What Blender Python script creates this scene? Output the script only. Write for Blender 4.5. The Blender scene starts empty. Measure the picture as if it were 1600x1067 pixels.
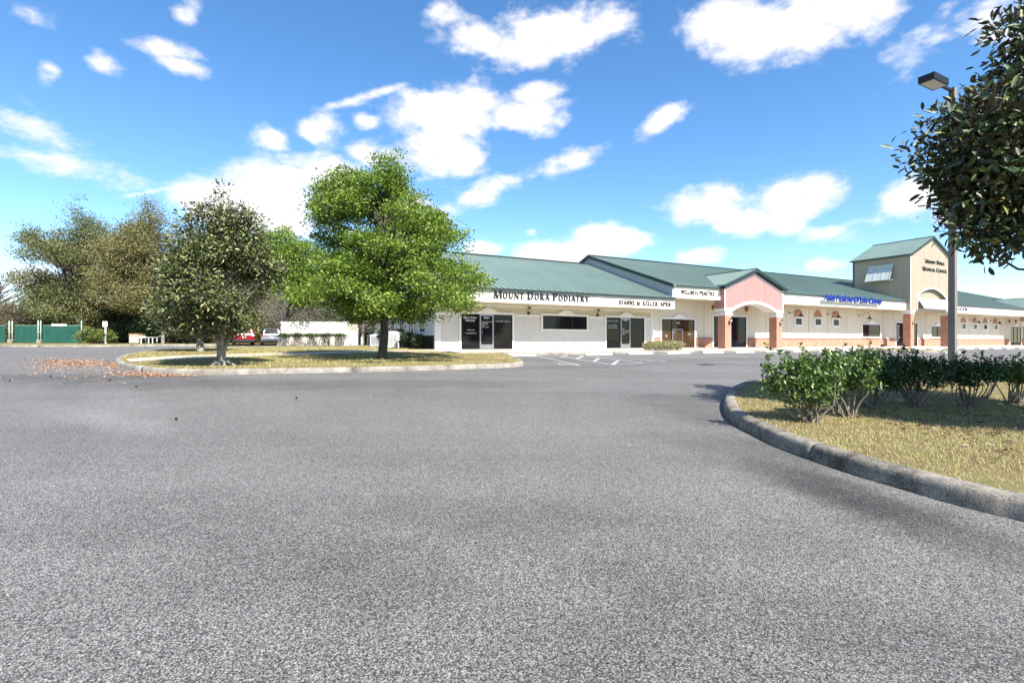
import bpy, bmesh, math, random
import numpy as np
from mathutils import Vector, Matrix
from mathutils.geometry import tessellate_polygon
R = math.radians
scene = bpy.context.scene
col = scene.collection

# ------------------------------------------------------------------ camera
cam_d = bpy.data.cameras.new('camera')
cam = bpy.data.objects.new('camera', cam_d); col.objects.link(cam)
cam_d.sensor_width = 36; cam_d.lens = 18.0
cam_d.clip_start = 0.05; cam_d.clip_end = 3000
cam.location = (0, 0, 1.35); cam.rotation_euler = (R(90), 0, 0)
scene.camera = cam
scene.view_settings.view_transform = 'Standard'
scene.view_settings.look = 'None'
scene.view_settings.gamma = 1
scene.view_settings.exposure = 1.18

# ------------------------------------------------------------------ sun
SUN_AZ = R(147); SUN_EL = R(48)          # clockwise from +Y
sv = Vector((math.sin(SUN_AZ)*math.cos(SUN_EL), math.cos(SUN_AZ)*math.cos(SUN_EL), math.sin(SUN_EL)))
sd = bpy.data.lights.new('sun', 'SUN'); sd.energy = 5.0; sd.angle = R(0.55); sd.color = (1.0, .95, .87)
so = bpy.data.objects.new('sun', sd); col.objects.link(so)
so.rotation_euler = sv.to_track_quat('Z', 'Y').to_euler(); so.location = sv*60

# ------------------------------------------------------------------ world: sky and clouds by direction (azimuth, elevation)
world = bpy.data.worlds.new('World'); scene.world = world; world.use_nodes = True
nt = world.node_tree; nt.nodes.clear(); N = nt.nodes; LK = nt.links
def nd(t, **k):
    n = N.new(t)
    for a, b in k.items(): setattr(n, a, b)
    return n
def mth(op, a, b=None, clamp=False, tree=None):
    n = (tree or nt).nodes.new('ShaderNodeMath'); n.operation = op; n.use_clamp = clamp
    for i, v in enumerate((a, b)):
        if v is None: continue
        if isinstance(v, (int, float)): n.inputs[i].default_value = v
        else: (tree or nt).links.new(v, n.inputs[i])
    return n.outputs[0]
sky = nd('ShaderNodeTexSky', sky_type='NISHITA', sun_disc=False, sun_elevation=SUN_EL, sun_rotation=SUN_AZ,
         altitude=0, air_density=.9, dust_density=0.0, ozone_density=2.0)
tc = nd('ShaderNodeTexCoord'); sp = nd('ShaderNodeSeparateXYZ'); LK.new(tc.outputs['Generated'], sp.inputs[0])
az = mth('ARCTAN2', sp.outputs[0], sp.outputs[1]); el = mth('ARCSINE', sp.outputs[2])
cb = nd('ShaderNodeCombineXYZ'); LK.new(az, cb.inputs[0]); LK.new(el, cb.inputs[1])
# x, y, rx, ry in photo pixels turned into angles once, tilt, strength
CL = [(760,62,62,30,0,1),(860,58,105,36,0,1),(935,48,52,20,-12,1),(692,20,30,15,0,.75),
 (1150,32,90,36,8,1.05),(1235,48,115,44,0,1.1),(1330,8,110,40,-8,1.05),(1450,62,60,24,-35,.5),(1520,25,70,22,-15,.5),(1540,62,30,10,0,.45),
 (425,214,34,20,0,1),(495,203,42,21,-10,1),(572,190,20,10,0,.7),(700,178,85,42,0,1.1),(690,240,80,42,0,1.05),(820,182,70,25,-5,.95),(838,146,44,15,-8,.9),
 (590,242,50,20,0,.8),(885,256,55,16,-14,.8),(755,298,50,19,-14,.8),(1035,188,42,15,-24,.85),
 (1090,325,76,28,0,1),(1240,312,90,34,-6,1.1),(1185,345,75,28,0,1),(1425,302,66,36,-18,1.05),(1330,356,80,15,-8,.5),
 (330,312,80,36,-8,1.1),(430,298,110,48,-10,1.15),(515,272,60,30,-5,1),(440,350,80,28,0,1),
 (75,112,26,17,-20,.8),(155,98,26,15,15,.6),(255,74,50,11,-4,.75),(290,22,24,15,-25,.75),(290,104,36,9,8,.45),(45,20,20,8,0,.35),
 (960,376,66,28,0,1.1),(875,396,90,24,-6,1.1),(755,390,34,13,0,.9),(1095,400,36,12,-4,.85),(1285,414,40,12,0,.6),(830,363,12,5,0,.5),
 (60,438,46,26,0,.9),(590,146,82,5,-20,.42),(235,300,78,4,-21,.5),(130,268,150,16,6,.4),(20,190,60,22,10,.35),(1560,255,60,30,0,.8),(1600,80,50,30,0,.7),
 (1500,330,50,20,0,.7),(640,330,70,26,0,.8),(-120,200,120,40,0,.8),(1850,250,160,60,0,1)]
dens = None
for (x, y, rx, ry, tl, w) in CL:
    a = math.atan((x-800)/800); e = math.atan((533.5-y)/800*math.cos(a))
    mp = nd('ShaderNodeMapping', vector_type='TEXTURE')
    mp.inputs['Location'].default_value = (a, e, 0)
    mp.inputs['Rotation'].default_value = (0, 0, R(-tl))
    mp.inputs['Scale'].default_value = (rx/800*max(.35, math.cos(a)**2)*1.12, ry/800*math.cos(a)*1.12, 1)
    LK.new(cb.outputs[0], mp.inputs['Vector'])
    ln = nd('ShaderNodeVectorMath', operation='LENGTH'); LK.new(mp.outputs[0], ln.inputs[0])
    v = mth('MULTIPLY', mth('SUBTRACT', 1.0, ln.outputs['Value']), w)
    if w < 1: v = mth('MINIMUM', v, .62*w)
    if dens is None: dens = v
    else:
        m = nd('ShaderNodeMath', operation='SMOOTH_MAX'); LK.new(dens, m.inputs[0]); LK.new(v, m.inputs[1]); m.inputs[2].default_value = .18
        dens = m.outputs[0]
dens = mth('MAXIMUM', dens, -1.0)
mpn = nd('ShaderNodeMapping'); mpn.inputs['Scale'].default_value = (1, 1.7, 1); LK.new(cb.outputs[0], mpn.inputs[0])
n1 = nd('ShaderNodeTexNoise'); n1.inputs['Scale'].default_value = 9; n1.inputs['Detail'].default_value = 9; n1.inputs['Roughness'].default_value = .58
n1.inputs['Distortion'].default_value = .25
LK.new(mpn.outputs[0], n1.inputs['Vector'])
n2 = nd('ShaderNodeTexNoise'); n2.inputs['Scale'].default_value = 30; n2.inputs['Detail'].default_value = 8; n2.inputs['Roughness'].default_value = .6
LK.new(mpn.outputs[0], n2.inputs['Vector'])
d = mth('ADD', dens, mth('MULTIPLY', mth('SUBTRACT', n1.outputs['Fac'], .5), 2.1))
d = mth('ADD', d, mth('MULTIPLY', mth('SUBTRACT', n2.outputs['Fac'], .5), .8))
mr = nd('ShaderNodeMapRange', interpolation_type='SMOOTHSTEP'); LK.new(d, mr.inputs[0])
mr.inputs[1].default_value = -.12; mr.inputs[2].default_value = .68; mr.inputs[4].default_value = 1.0
# general scattered cloud behind the viewpoint
bk = mth('MULTIPLY', mth('LESS_THAN', sp.outputs[1], -.1), 1)
n3 = nd('ShaderNodeTexNoise'); n3.inputs['Scale'].default_value = 2.2; n3.inputs['Detail'].default_value = 7; LK.new(tc.outputs['Generated'], n3.inputs[0])
mr2 = nd('ShaderNodeMapRange', interpolation_type='SMOOTHSTEP'); LK.new(n3.outputs['Fac'], mr2.inputs[0]); mr2.inputs[1].default_value = .5; mr2.inputs[2].default_value = .62
cl = mth('MAXIMUM', mr.outputs[0], mth('MULTIPLY', mr2.outputs[0], mth('MULTIPLY', bk, .5)))
# thicker parts of a cloud lose a little light
shr = nd('ShaderNodeMapRange'); LK.new(mth('ADD', d, mth('MULTIPLY', mth('SUBTRACT', n2.outputs['Fac'], .5), 1.2)), shr.inputs[0]); shr.inputs[1].default_value = .55; shr.inputs[2].default_value = 1.6
cc = nd('ShaderNodeMix', data_type='RGBA'); LK.new(shr.outputs[0], cc.inputs[0])
cc.inputs[6].default_value = (.66, .64, .655, 1); cc.inputs[7].default_value = (.47, .475, .51, 1)
hs = nd('ShaderNodeHueSaturation'); hs.inputs['Saturation'].default_value = 1.22; hs.inputs['Hue'].default_value = .499; hs.inputs['Value'].default_value = 1.0
LK.new(sky.outputs[0], hs.inputs['Color'])
bg1 = nd('ShaderNodeBackground'); bg1.inputs[1].default_value = .115; LK.new(hs.outputs[0], bg1.inputs[0])
bg2 = nd('ShaderNodeBackground'); bg2.inputs[1].default_value = .84; LK.new(cc.outputs[2], bg2.inputs[0])
mx = nd('ShaderNodeMixShader'); LK.new(cl, mx.inputs[0]); LK.new(bg1.outputs[0], mx.inputs[1]); LK.new(bg2.outputs[0], mx.inputs[2])
wo = nd('ShaderNodeOutputWorld'); LK.new(mx.outputs[0], wo.inputs[0])
world.cycles.sampling_method = 'MANUAL'; world.cycles.sample_map_resolution = 512

# ------------------------------------------------------------------ site geometry
CS, CC = .8851, .4654                     # direction of the front of the building, seen in plan
ZF = .89                                  # floor of the building
def w2p(X, Y): return .4654*X - .8851*(Y-32)
def L(t, p, z=0): return Vector((CS*t+CC*p, 32+CC*t-CS*p, z))
def gz(X, Y):
    p = w2p(X, Y)
    return float(np.interp(p, [-90, -40, -2, 5, 27], [1.15, 1.0, .80, .62, 0]))
def gp(x, y, off=0):                      # point of the ground seen at a pixel of the 1600 x 1067 photo
    a = (x-800)/800; b = (533.5-y)/800
    lo, hi = 1.0, 400.0
    Y = 1.0
    while Y < 400:
        if 1.35+b*Y <= gz(a*Y, Y)+off: break
        Y *= 1.01
    lo, hi = Y/1.01, Y
    for _ in range(30):
        m = (lo+hi)/2
        if 1.35+b*m <= gz(a*m, m)+off: hi = m
        else: lo = m
    return Vector((a*hi, hi, gz(a*hi, hi)+off))
def at(x, y, Y): return Vector(((x-800)/800*Y, Y, 1.35+(533.5-y)/800*Y))

# ------------------------------------------------------------------ materials
def mat(name): 
    m = bpy.data.materials.new(name); m.use_nodes = True; m.node_tree.nodes.clear(); return m
def pm(name, c, rough=.6, metal=0, var=.08, scale=6, bump=0, bscale=40, spec=.5, coord='Object', c2=None, detail=5, streak=0):
    m = mat(name); t = m.node_tree; n = t.nodes; l = t.links
    o = n.new('ShaderNodeOutputMaterial'); b = n.new('ShaderNodeBsdfPrincipled'); l.new(b.outputs[0], o.inputs[0])
    b.inputs['Roughness'].default_value = rough; b.inputs['Metallic'].default_value = metal
    b.inputs['Specular IOR Level'].default_value = spec
    tx = n.new('ShaderNodeTexCoord')
    nz = n.new('ShaderNodeTexNoise'); nz.inputs['Scale'].default_value = scale; nz.inputs['Detail'].default_value = detail
    if streak:
        mpp = n.new('ShaderNodeMapping'); mpp.inputs['Scale'].default_value = (1.6, 1.6, .18); l.new(tx.outputs[coord], mpp.inputs[0]); l.new(mpp.outputs[0], nz.inputs['Vector'])
    else: l.new(tx.outputs[coord], nz.inputs['Vector'])
    mr = n.new('ShaderNodeMapRange'); mr.inputs[1].default_value = .3; mr.inputs[2].default_value = .7; l.new(nz.outputs['Fac'], mr.inputs[0])
    mi = n.new('ShaderNodeMix'); mi.data_type = 'RGBA'; l.new(mr.outputs[0], mi.inputs[0])
    lo = c2 if c2 else tuple(v*(1-var*2) for v in c)
    mi.inputs[6].default_value = (*lo, 1); mi.inputs[7].default_value = (*c, 1)
    l.new(mi.outputs[2], b.inputs['Base Color'])
    if bump:
        n2 = n.new('ShaderNodeTexNoise'); n2.inputs['Scale'].default_value = bscale; n2.inputs['Detail'].default_value = 4
        l.new(tx.outputs[coord], n2.inputs['Vector'])
        bp = n.new('ShaderNodeBump'); bp.inputs['Strength'].default_value = bump; bp.inputs['Distance'].default_value = .01
        l.new(n2.outputs['Fac'], bp.inputs['Height']); l.new(bp.outputs[0], b.inputs['Normal'])
    return m
def leafmat(name, cols, back=None, rough=.45, trans=.25, spec=.4):
    m = mat(name); t = m.node_tree; n = t.nodes; l = t.links
    o = n.new('ShaderNodeOutputMaterial'); b = n.new('ShaderNodeBsdfPrincipled')
    g = n.new('ShaderNodeNewGeometry'); cr = n.new('ShaderNodeValToRGB'); l.new(g.outputs['Random Per Island'], cr.inputs[0])
    cr.color_ramp.elements[0].position = 0
    cr.color_ramp.elements[0].color = (*cols[0], 1); cr.color_ramp.elements[1].position = 1; cr.color_ramp.elements[1].color = (*cols[-1], 1)
    for i, c in enumerate(cols[1:-1]):
        e = cr.color_ramp.elements.new((i+1)/(len(cols)-1)); e.color = (*c, 1)
    out = cr.outputs[0]
    if back:
        mi = n.new('ShaderNodeMix'); mi.data_type = 'RGBA'; l.new(g.outputs['Backfacing'], mi.inputs[0]); l.new(out, mi.inputs[6]); mi.inputs[7].default_value = (*back, 1); out = mi.outputs[2]
    l.new(out, b.inputs['Base Color']); b.inputs['Roughness'].default_value = rough; b.inputs['Specular IOR Level'].default_value = spec
    tr = n.new('ShaderNodeBsdfTranslucent'); l.new(out, tr.inputs[0])
    ms = n.new('ShaderNodeMixShader'); ms.inputs[0].default_value = trans; l.new(b.outputs[0], ms.inputs[1]); l.new(tr.outputs[0], ms.inputs[2])
    l.new(ms.outputs[0], o.inputs[0]); return m
def brickmat(name, c1=(.46,.185,.105), c2=(.38,.135,.075), mortar=(.46,.37,.30)):
    m = mat(name); t = m.node_tree; n = t.nodes; l = t.links
    o = n.new('ShaderNodeOutputMaterial'); b = n.new('ShaderNodeBsdfPrincipled'); l.new(b.outputs[0], o.inputs[0]); b.inputs['Roughness'].default_value = .85
    tx = n.new('ShaderNodeTexCoord'); s = n.new('ShaderNodeSeparateXYZ'); l.new(tx.outputs['Object'], s.inputs[0])
    c = n.new('ShaderNodeCombineXYZ'); l.new(mth('ADD', s.outputs[0], s.outputs[1], tree=t), c.inputs[0]); l.new(s.outputs[2], c.inputs[1])
    br = n.new('ShaderNodeTexBrick'); l.new(c.outputs[0], br.inputs['Vector']); br.inputs['Color1'].default_value = (*c1, 1); br.inputs['Color2'].default_value = (*c2, 1)
    br.inputs['Mortar'].default_value = (*mortar, 1); br.inputs['Scale'].default_value = 1; br.inputs['Brick Width'].default_value = .21; br.inputs['Row Height'].default_value = .075; br.inputs['Mortar Size'].default_value = .008
    nz = n.new('ShaderNodeTexNoise'); nz.inputs['Scale'].default_value = 2.5; nz.inputs['Detail'].default_value = 5; l.new(tx.outputs['Object'], nz.inputs[0])
    h = n.new('ShaderNodeHueSaturation'); l.new(br.outputs['Color'], h.inputs['Color']); l.new(mth('ADD', mth('MULTIPLY', nz.outputs['Fac'], .7, tree=t), .65, tree=t), h.inputs['Value'])
    l.new(h.outputs[0], b.inputs['Base Color'])
    bp = n.new('ShaderNodeBump'); bp.inputs['Strength'].default_value = .5; bp.inputs['Distance'].default_value = .006; bp.invert = True
    l.new(br.outputs['Fac'], bp.inputs['Height']); l.new(bp.outputs[0], b.inputs['Normal'])
    return m
def asphalt():
    m = mat('asphalt'); t = m.node_tree; n = t.nodes; l = t.links
    o = n.new('ShaderNodeOutputMaterial'); b = n.new('ShaderNodeBsdfPrincipled'); l.new(b.outputs[0], o.inputs[0]); b.inputs['Roughness'].default_value = .8
    b.inputs['Specular IOR Level'].default_value = .35
    tx = n.new('ShaderNodeTexCoord'); oc = tx.outputs['Object']
    M = lambda op, a, c=None, cl=False: mth(op, a, c, cl, tree=t)
    def noise(s, dt=3, r=.5, vec=oc):
        q = n.new('ShaderNodeTexNoise'); q.inputs['Scale'].default_value = s; q.inputs['Detail'].default_value = dt; q.inputs['Roughness'].default_value = r; l.new(vec, q.inputs[0]); return q.outputs['Fac']
    vo = n.new('ShaderNodeTexVoronoi'); vo.inputs['Scale'].default_value = 190; l.new(oc, vo.inputs['Vector'])
    ss = n.new('ShaderNodeSeparateColor'); l.new(vo.outputs['Color'], ss.inputs[0])
    vo2 = n.new('ShaderNodeTexVoronoi'); vo2.inputs['Scale'].default_value = 140; l.new(oc, vo2.inputs['Vector'])
    ss2 = n.new('ShaderNodeSeparateColor'); l.new(vo2.outputs['Color'], ss2.inputs[0])
    stone = M('ADD', M('MULTIPLY', ss.outputs[0], .55), M('MULTIPLY', ss2.outputs[1], .45))
    stone = M('ADD', stone, M('MULTIPLY', M('SUBTRACT', noise(60, 2), .5), .06))
    big = M('ADD', M('MULTIPLY', noise(.22, 6, .62), .62), M('MULTIPLY', noise(1.6, 5, .6), .38))
    # long faint tyre-wear streaks
    mp = n.new('ShaderNodeMapping'); mp.inputs['Rotation'].default_value = (0, 0, R(20)); mp.inputs['Scale'].default_value = (.06, .9, 1); l.new(oc, mp.inputs[0])
    stk = noise(1.0, 4, .6, mp.outputs[0])
    # stains: (x, y, rx, ry, rot, darkness)
    tot = None
    for (x, y, rx, ry, rt, w) in STAINS:
        mm = n.new('ShaderNodeMapping'); mm.vector_type = 'TEXTURE'; mm.inputs['Location'].default_value = (x, y, 0); mm.inputs['Rotation'].default_value = (0, 0, R(rt)); mm.inputs['Scale'].default_value = (rx, ry, 1000)
        l.new(oc, mm.inputs[0]); ln = n.new('ShaderNodeVectorMath'); ln.operation = 'LENGTH'; l.new(mm.outputs[0], ln.inputs[0])
        q = n.new('ShaderNodeMapRange'); q.interpolation_type = 'SMOOTHSTEP'; l.new(M('ADD', ln.outputs['Value'], M('MULTIPLY', M('SUBTRACT', noise(1.1, 5, .65), .5), 1.2)), q.inputs[0])
        q.inputs[1].default_value = 1.05; q.inputs[2].default_value = .35; q.inputs[3].default_value = 0; q.inputs[4].default_value = w
        tot = q.outputs[0] if tot is None else M('ADD', tot, q.outputs[0])
    val = M('ADD', M('MULTIPLY', big, .75), M('MULTIPLY', stk, .45))        # about .7
    val = M('SUBTRACT', M('ADD', val, .30), tot)
    cr = n.new('ShaderNodeValToRGB'); l.new(stone, cr.inputs[0]); e = cr.color_ramp.elements
    e[0].position = .2; e[0].color = (.026, .025, .024, 1); e[1].position = .84; e[1].color = (.39, .375, .355, 1)
    k = e.new(.5); k.color = (.116, .111, .106, 1); k = e.new(.66); k.color = (.225, .217, .207, 1)
    h = n.new('ShaderNodeHueSaturation'); l.new(cr.outputs[0], h.inputs['Color']); l.new(val, h.inputs['Value'])
    # tiny rusty chips
    cc_ = n.new('ShaderNodeMix'); cc_.data_type = 'RGBA'; l.new(M('GREATER_THAN', ss2.outputs[2], .985), cc_.inputs[0]); l.new(h.outputs[0], cc_.inputs[6]); cc_.inputs[7].default_value = (.25, .19, .13, 1)
    l.new(cc_.outputs[2], b.inputs['Base Color'])
    bp = n.new('ShaderNodeBump'); bp.inputs['Strength'].default_value = .4; bp.inputs['Distance'].default_value = .004
    l.new(M('ADD', stone, M('MULTIPLY', vo.outputs['Distance'], -6)), bp.inputs['Height']); l.new(bp.outputs[0], b.inputs['Normal'])
    return m
def concmat(name, c, dark, amt=.5, scale=3):
    m = mat(name); t = m.node_tree; n = t.nodes; l = t.links
    o = n.new('ShaderNodeOutputMaterial'); b = n.new('ShaderNodeBsdfPrincipled'); l.new(b.outputs[0], o.inputs[0]); b.inputs['Roughness'].default_value = .9
    b.inputs['Specular IOR Level'].default_value = .25
    tx = n.new('ShaderNodeTexCoord'); oc = tx.outputs['Object']
    a1 = n.new('ShaderNodeTexNoise'); a1.inputs['Scale'].default_value = scale; a1.inputs['Detail'].default_value = 9; a1.inputs['Roughness'].default_value = .7; l.new(oc, a1.inputs[0])
    a2 = n.new('ShaderNodeTexNoise'); a2.inputs['Scale'].default_value = 70; a2.inputs['Detail'].default_value = 3; l.new(oc, a2.inputs[0])
    f = mth('ADD', mth('MULTIPLY', mth('SUBTRACT', a1.outputs['Fac'], .5, tree=t), 3.2, tree=t), mth('ADD', mth('MULTIPLY', mth('SUBTRACT', a2.outputs['Fac'], .5, tree=t), 1.6, tree=t), amt, tree=t), True, tree=t)
    mi = n.new('ShaderNodeMix'); mi.data_type = 'RGBA'; l.new(f, mi.inputs[0]); mi.inputs[6].default_value = (*c, 1); mi.inputs[7].default_value = (*dark, 1)
    l.new(mi.outputs[2], b.inputs['Base Color'])
    bp = n.new('ShaderNodeBump'); bp.inputs['Strength'].default_value = .6; bp.inputs['Distance'].default_value = .006; l.new(a2.outputs['Fac'], bp.inputs['Height']); l.new(bp.outputs[0], b.inputs['Normal'])
    return m
def turfmat(name, cols, s1=.7, s2=22):
    m = mat(name); t = m.node_tree; n = t.nodes; l = t.links
    o = n.new('ShaderNodeOutputMaterial'); b = n.new('ShaderNodeBsdfPrincipled'); l.new(b.outputs[0], o.inputs[0]); b.inputs['Roughness'].default_value = .95; b.inputs['Specular IOR Level'].default_value = .1
    tx = n.new('ShaderNodeTexCoord'); oc = tx.outputs['Object']
    def nz(s, d_, r=.65):
        q = n.new('ShaderNodeTexNoise'); q.inputs['Scale'].default_value = s; q.inputs['Detail'].default_value = d_; q.inputs['Roughness'].default_value = r; l.new(oc, q.inputs[0]); return q.outputs['Fac']
    f = mth('ADD', mth('MULTIPLY', nz(s1, 5), .62, tree=t), mth('MULTIPLY', nz(s2, 5, .75), .48, tree=t), tree=t)
    cr = n.new('ShaderNodeValToRGB'); l.new(f, cr.inputs[0]); e = cr.color_ramp.elements
    e[0].position = .38; e[0].color = (*cols[0], 1); e[1].position = .72; e[1].color = (*cols[-1], 1)
    for i, c in enumerate(cols[1:-1]):
        k = e.new(.38+.34*(i+1)/(len(cols)-1)); k.color = (*c, 1)
    l.new(cr.outputs[0], b.inputs['Base Color'])
    bp = n.new('ShaderNodeBump'); bp.inputs['Strength'].default_value = 1; bp.inputs['Distance'].default_value = .04; l.new(nz(60, 4), bp.inputs['Height']); l.new(bp.outputs[0], b.inputs['Normal'])
    return m
def glassmat(name, tint=(.012,.012,.014), rough=.03):
    m = mat(name); t = m.node_tree; n = t.nodes; l = t.links
    o = n.new('ShaderNodeOutputMaterial'); b = n.new('ShaderNodeBsdfPrincipled'); l.new(b.outputs[0], o.inputs[0])
    tx = n.new('ShaderNodeTexCoord')
    q = n.new('ShaderNodeTexNoise'); q.inputs['Scale'].default_value = 1.3; q.inputs['Detail'].default_value = 3; l.new(tx.outputs['Object'], q.inputs[0])
    mi = n.new('ShaderNodeMix'); mi.data_type = 'RGBA'; l.new(q.outputs['Fac'], mi.inputs[0]); mi.inputs[6].default_value = (*[v*.5 for v in tint], 1); mi.inputs[7].default_value = (*[v*1.5 for v in tint], 1)
    l.new(mi.outputs[2], b.inputs['Base Color']); b.inputs['Roughness'].default_value = rough; b.inputs['IOR'].default_value = 1.45; b.inputs['Specular IOR Level'].default_value = .22
    bp = n.new('ShaderNodeBump'); bp.inputs['Strength'].default_value = .15; bp.inputs['Distance'].default_value = .02; l.new(q.outputs['Fac'], bp.inputs['Height']); l.new(bp.outputs[0], b.inputs['Normal'])
    return m

# stains on the asphalt, in plan metres
def st(x, y, rx, ry, rt, w):
    v = gp(x, y); return (v.x, v.y, rx, ry, rt, w)
STAINS = [st(1165,700,1.6,.9,-55,.22), st(1095,640,1.2,3.0,6,.24), st(1440,815,1.6,.55,-72,.24), st(1290,762,1.6,.6,-68,.24), st(1360,790,1.2,.6,-70,.14), st(520,600,8,1.6,8,.20), st(140,590,4.5,1.6,0,.2),
          st(850,562,5,1.4,27,.18), st(900,573,5,1.2,27,.16), st(1100,562,8,1.5,27,.16), st(430,870,.8,.7,0,.16), st(600,900,.7,.6,0,.14), st(760,800,1.4,.7,10,.14),
          st(1250,960,1.5,.5,-20,.16), st(160,655,3,.5,-30,-.14), st(1000,1020,.9,.5,0,.14), st(980,840,1.6,.8,0,.12), st(260,800,1.6,.8,0,.12), st(190,640,4.5,.7,-50,-.12)]

WHITE = pm('white_trim_paint', (.80,.79,.77), .5, var=.05, scale=3)
CREAM = pm('cream_stucco', (.72,.655,.53), .8, var=.05, scale=1.6, streak=1, bump=.2)
FASC = pm('cream_fascia_paint', (.76,.73,.65), .6, var=.045, scale=2.2, streak=1)
FASC_PINK = pm('warm_fascia_paint', (.72,.66,.61), .6, var=.035, scale=1.5)
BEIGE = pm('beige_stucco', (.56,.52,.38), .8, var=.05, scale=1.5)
SIDING = pm('pale_siding_paint', (.64,.62,.565), .6, var=.05, scale=2)
RED = pm('salmon_stucco', (.42,.215,.195), .8, var=.07, scale=1.8, streak=1, bump=.15)
TAN = pm('tan_stucco', (.37,.305,.225), .8, var=.07, scale=1.6, streak=1, bump=.15)
SEAM = pm('panel_joint_paint', (.22,.12,.11), .8)
SEAM2 = pm('tan_joint_paint', (.25,.21,.16), .8)
ROOFM = pm('green_metal_roof', (.15,.21,.18), .42, var=.07, scale=.5, spec=.6)
ROOFD = pm('dark_green_roof_trim', (.018,.035,.032), .5)
BRICK = brickmat('red_brick')
BRICKD = brickmat('red_brick_soldier_course', (.26,.07,.05), (.2,.05,.035))
GLASS = glassmat('tinted_glass'); GLASSB = glassmat('brown_interior_glass', (.055,.032,.016)); GLASSN = glassmat('blue_tinted_glass', (.006,.008,.014))
DARKMET = pm('dark_bronze_metal', (.012,.011,.010), .45, .3, var=.1)
ALU = pm('aluminium', (.35,.35,.36), .35, .8, var=.05)
BLACKP = pm('black_letter_paint', (.012,.012,.012), .5)
BROWNP = pm('brown_letter_paint', (.045,.022,.018), .5)
BLUEP = pm('blue_letter_paint', (.008,.035,.30), .4)
NAVYP = pm('navy_letter_paint', (.03,.03,.12), .4)
WLET = pm('white_vinyl_letters', (.8,.8,.8), .6, var=.02)
AWN = pm('pale_awning_metal', (.60,.62,.58), .4, .2, var=.05)
AWNG = pm('shade_shutter_metal', (.50,.53,.50), .5, var=.05)
PLAQ = pm('terracotta_medallion', (.34,.12,.06), .7, var=.15, scale=12)
LAMPG = pm('frosted_lamp_glass', (.75,.7,.55), .2, var=.02)
ASPH = asphalt()
CURBM = concmat('weathered_kerb_concrete', (.31,.28,.235), (.06,.054,.044), .56, 2.4)
CURBL = concmat('pale_kerb_concrete', (.34,.31,.26), (.10,.09,.075), .35, 2)
WALKM = concmat('sidewalk_concrete', (.50,.44,.37), (.30,.25,.2), .2, 1.2)
PAINT = concmat('worn_white_road_paint', (.50,.50,.49), (.18,.18,.18), .25, 5)
STOPM = concmat('painted_wheel_stop', (.72,.71,.68), (.35,.33,.3), .05, 4)
TURF = turfmat('dry_turf', [(.10,.075,.035),(.21,.155,.07),(.26,.21,.09),(.26,.24,.09),(.17,.19,.065)])
TURFN = turfmat('near_turf_soil', [(.10,.065,.035),(.20,.145,.08),(.27,.21,.11),(.26,.23,.10),(.17,.18,.07)], 1.3, 30)
DIRT = turfmat('woodland_floor', [(.06,.05,.025),(.12,.10,.05),(.14,.14,.05),(.10,.09,.04)], .3, 6)
BARK = pm('grey_brown_bark', (.16,.13,.105), .9, var=.3, scale=7, bump=1, bscale=30)
BARKL = pm('pale_lichen_bark', (.34,.31,.27), .9, var=.35, scale=5, bump=1, bscale=25)
BARKD = pm('dark_bark', (.085,.072,.06), .9, var=.3, scale=6, bump=1, bscale=25)
STEM = pm('grey_shrub_stem', (.26,.22,.17), .9, var=.3, scale=20)
OAKL = leafmat('fresh_oak_leaf', [(.045,.085,.014),(.10,.175,.024),(.165,.26,.034),(.24,.335,.045),(.35,.43,.08)], rough=.5, trans=.38)
MAGL = leafmat('magnolia_leaf', [(.022,.04,.012),(.055,.085,.02),(.10,.13,.03),(.17,.185,.045),(.25,.24,.08)], back=(.07,.07,.03), rough=.5, trans=.08, spec=.6)
MAGN = leafmat('near_magnolia_leaf', [(.012,.026,.010),(.022,.05,.014),(.04,.08,.02),(.08,.13,.028),(.24,.21,.05)], back=(.045,.042,.018), rough=.5, trans=.06, spec=.6)
LIVEL = leafmat('live_oak_leaf', [(.05,.07,.03),(.10,.125,.045),(.155,.17,.055),(.20,.20,.065),(.18,.18,.10)], rough=.6, trans=.2)
LIVEB = leafmat('brownish_oak_leaf', [(.07,.08,.035),(.14,.14,.05),(.20,.185,.06),(.26,.215,.08),(.21,.20,.12)], rough=.6, trans=.2)
GREYL = leafmat('grey_moss_twig', [(.10,.10,.08),(.17,.16,.13),(.22,.20,.165),(.13,.11,.08)], rough=.8, trans=.1)
BROWNL = leafmat('dry_brown_scrub_leaf', [(.08,.055,.035),(.15,.11,.07),(.20,.16,.11),(.12,.11,.05),(.10,.12,.04)], rough=.8, trans=.15)
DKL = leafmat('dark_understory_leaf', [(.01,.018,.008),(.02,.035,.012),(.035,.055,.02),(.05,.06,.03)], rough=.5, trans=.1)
GOLDL = leafmat('golden_shrub_leaf', [(.10,.09,.03),(.18,.15,.05),(.24,.18,.07),(.16,.17,.05)], rough=.6, trans=.25)
BUSHL = leafmat('glossy_bush_leaf', [(.018,.05,.012),(.045,.10,.022),(.08,.16,.03),(.14,.23,.05),(.28,.34,.09)], rough=.42, trans=.2, spec=.5)
BUSHL2 = leafmat('dark_glossy_bush_leaf', [(.012,.036,.010),(.028,.07,.016),(.045,.10,.024),(.08,.14,.035)], rough=.42, trans=.12, spec=.5)
VARL = leafmat('variegated_hedge_leaf', [(.10,.12,.03),(.25,.26,.08),(.42,.38,.20),(.5,.45,.3)], rough=.5, trans=.2)
GRASSM = leafmat('dry_grass_blade', [(.20,.14,.07),(.42,.33,.16),(.52,.44,.22),(.42,.40,.17),(.24,.30,.09),(.56,.49,.3)], rough=.8, trans=.2, spec=.1)
FALLM = leafmat('fallen_leaf', [(.30,.15,.08),(.44,.24,.14),(.50,.32,.21),(.36,.22,.14)], rough=.7, trans=.1)
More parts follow.
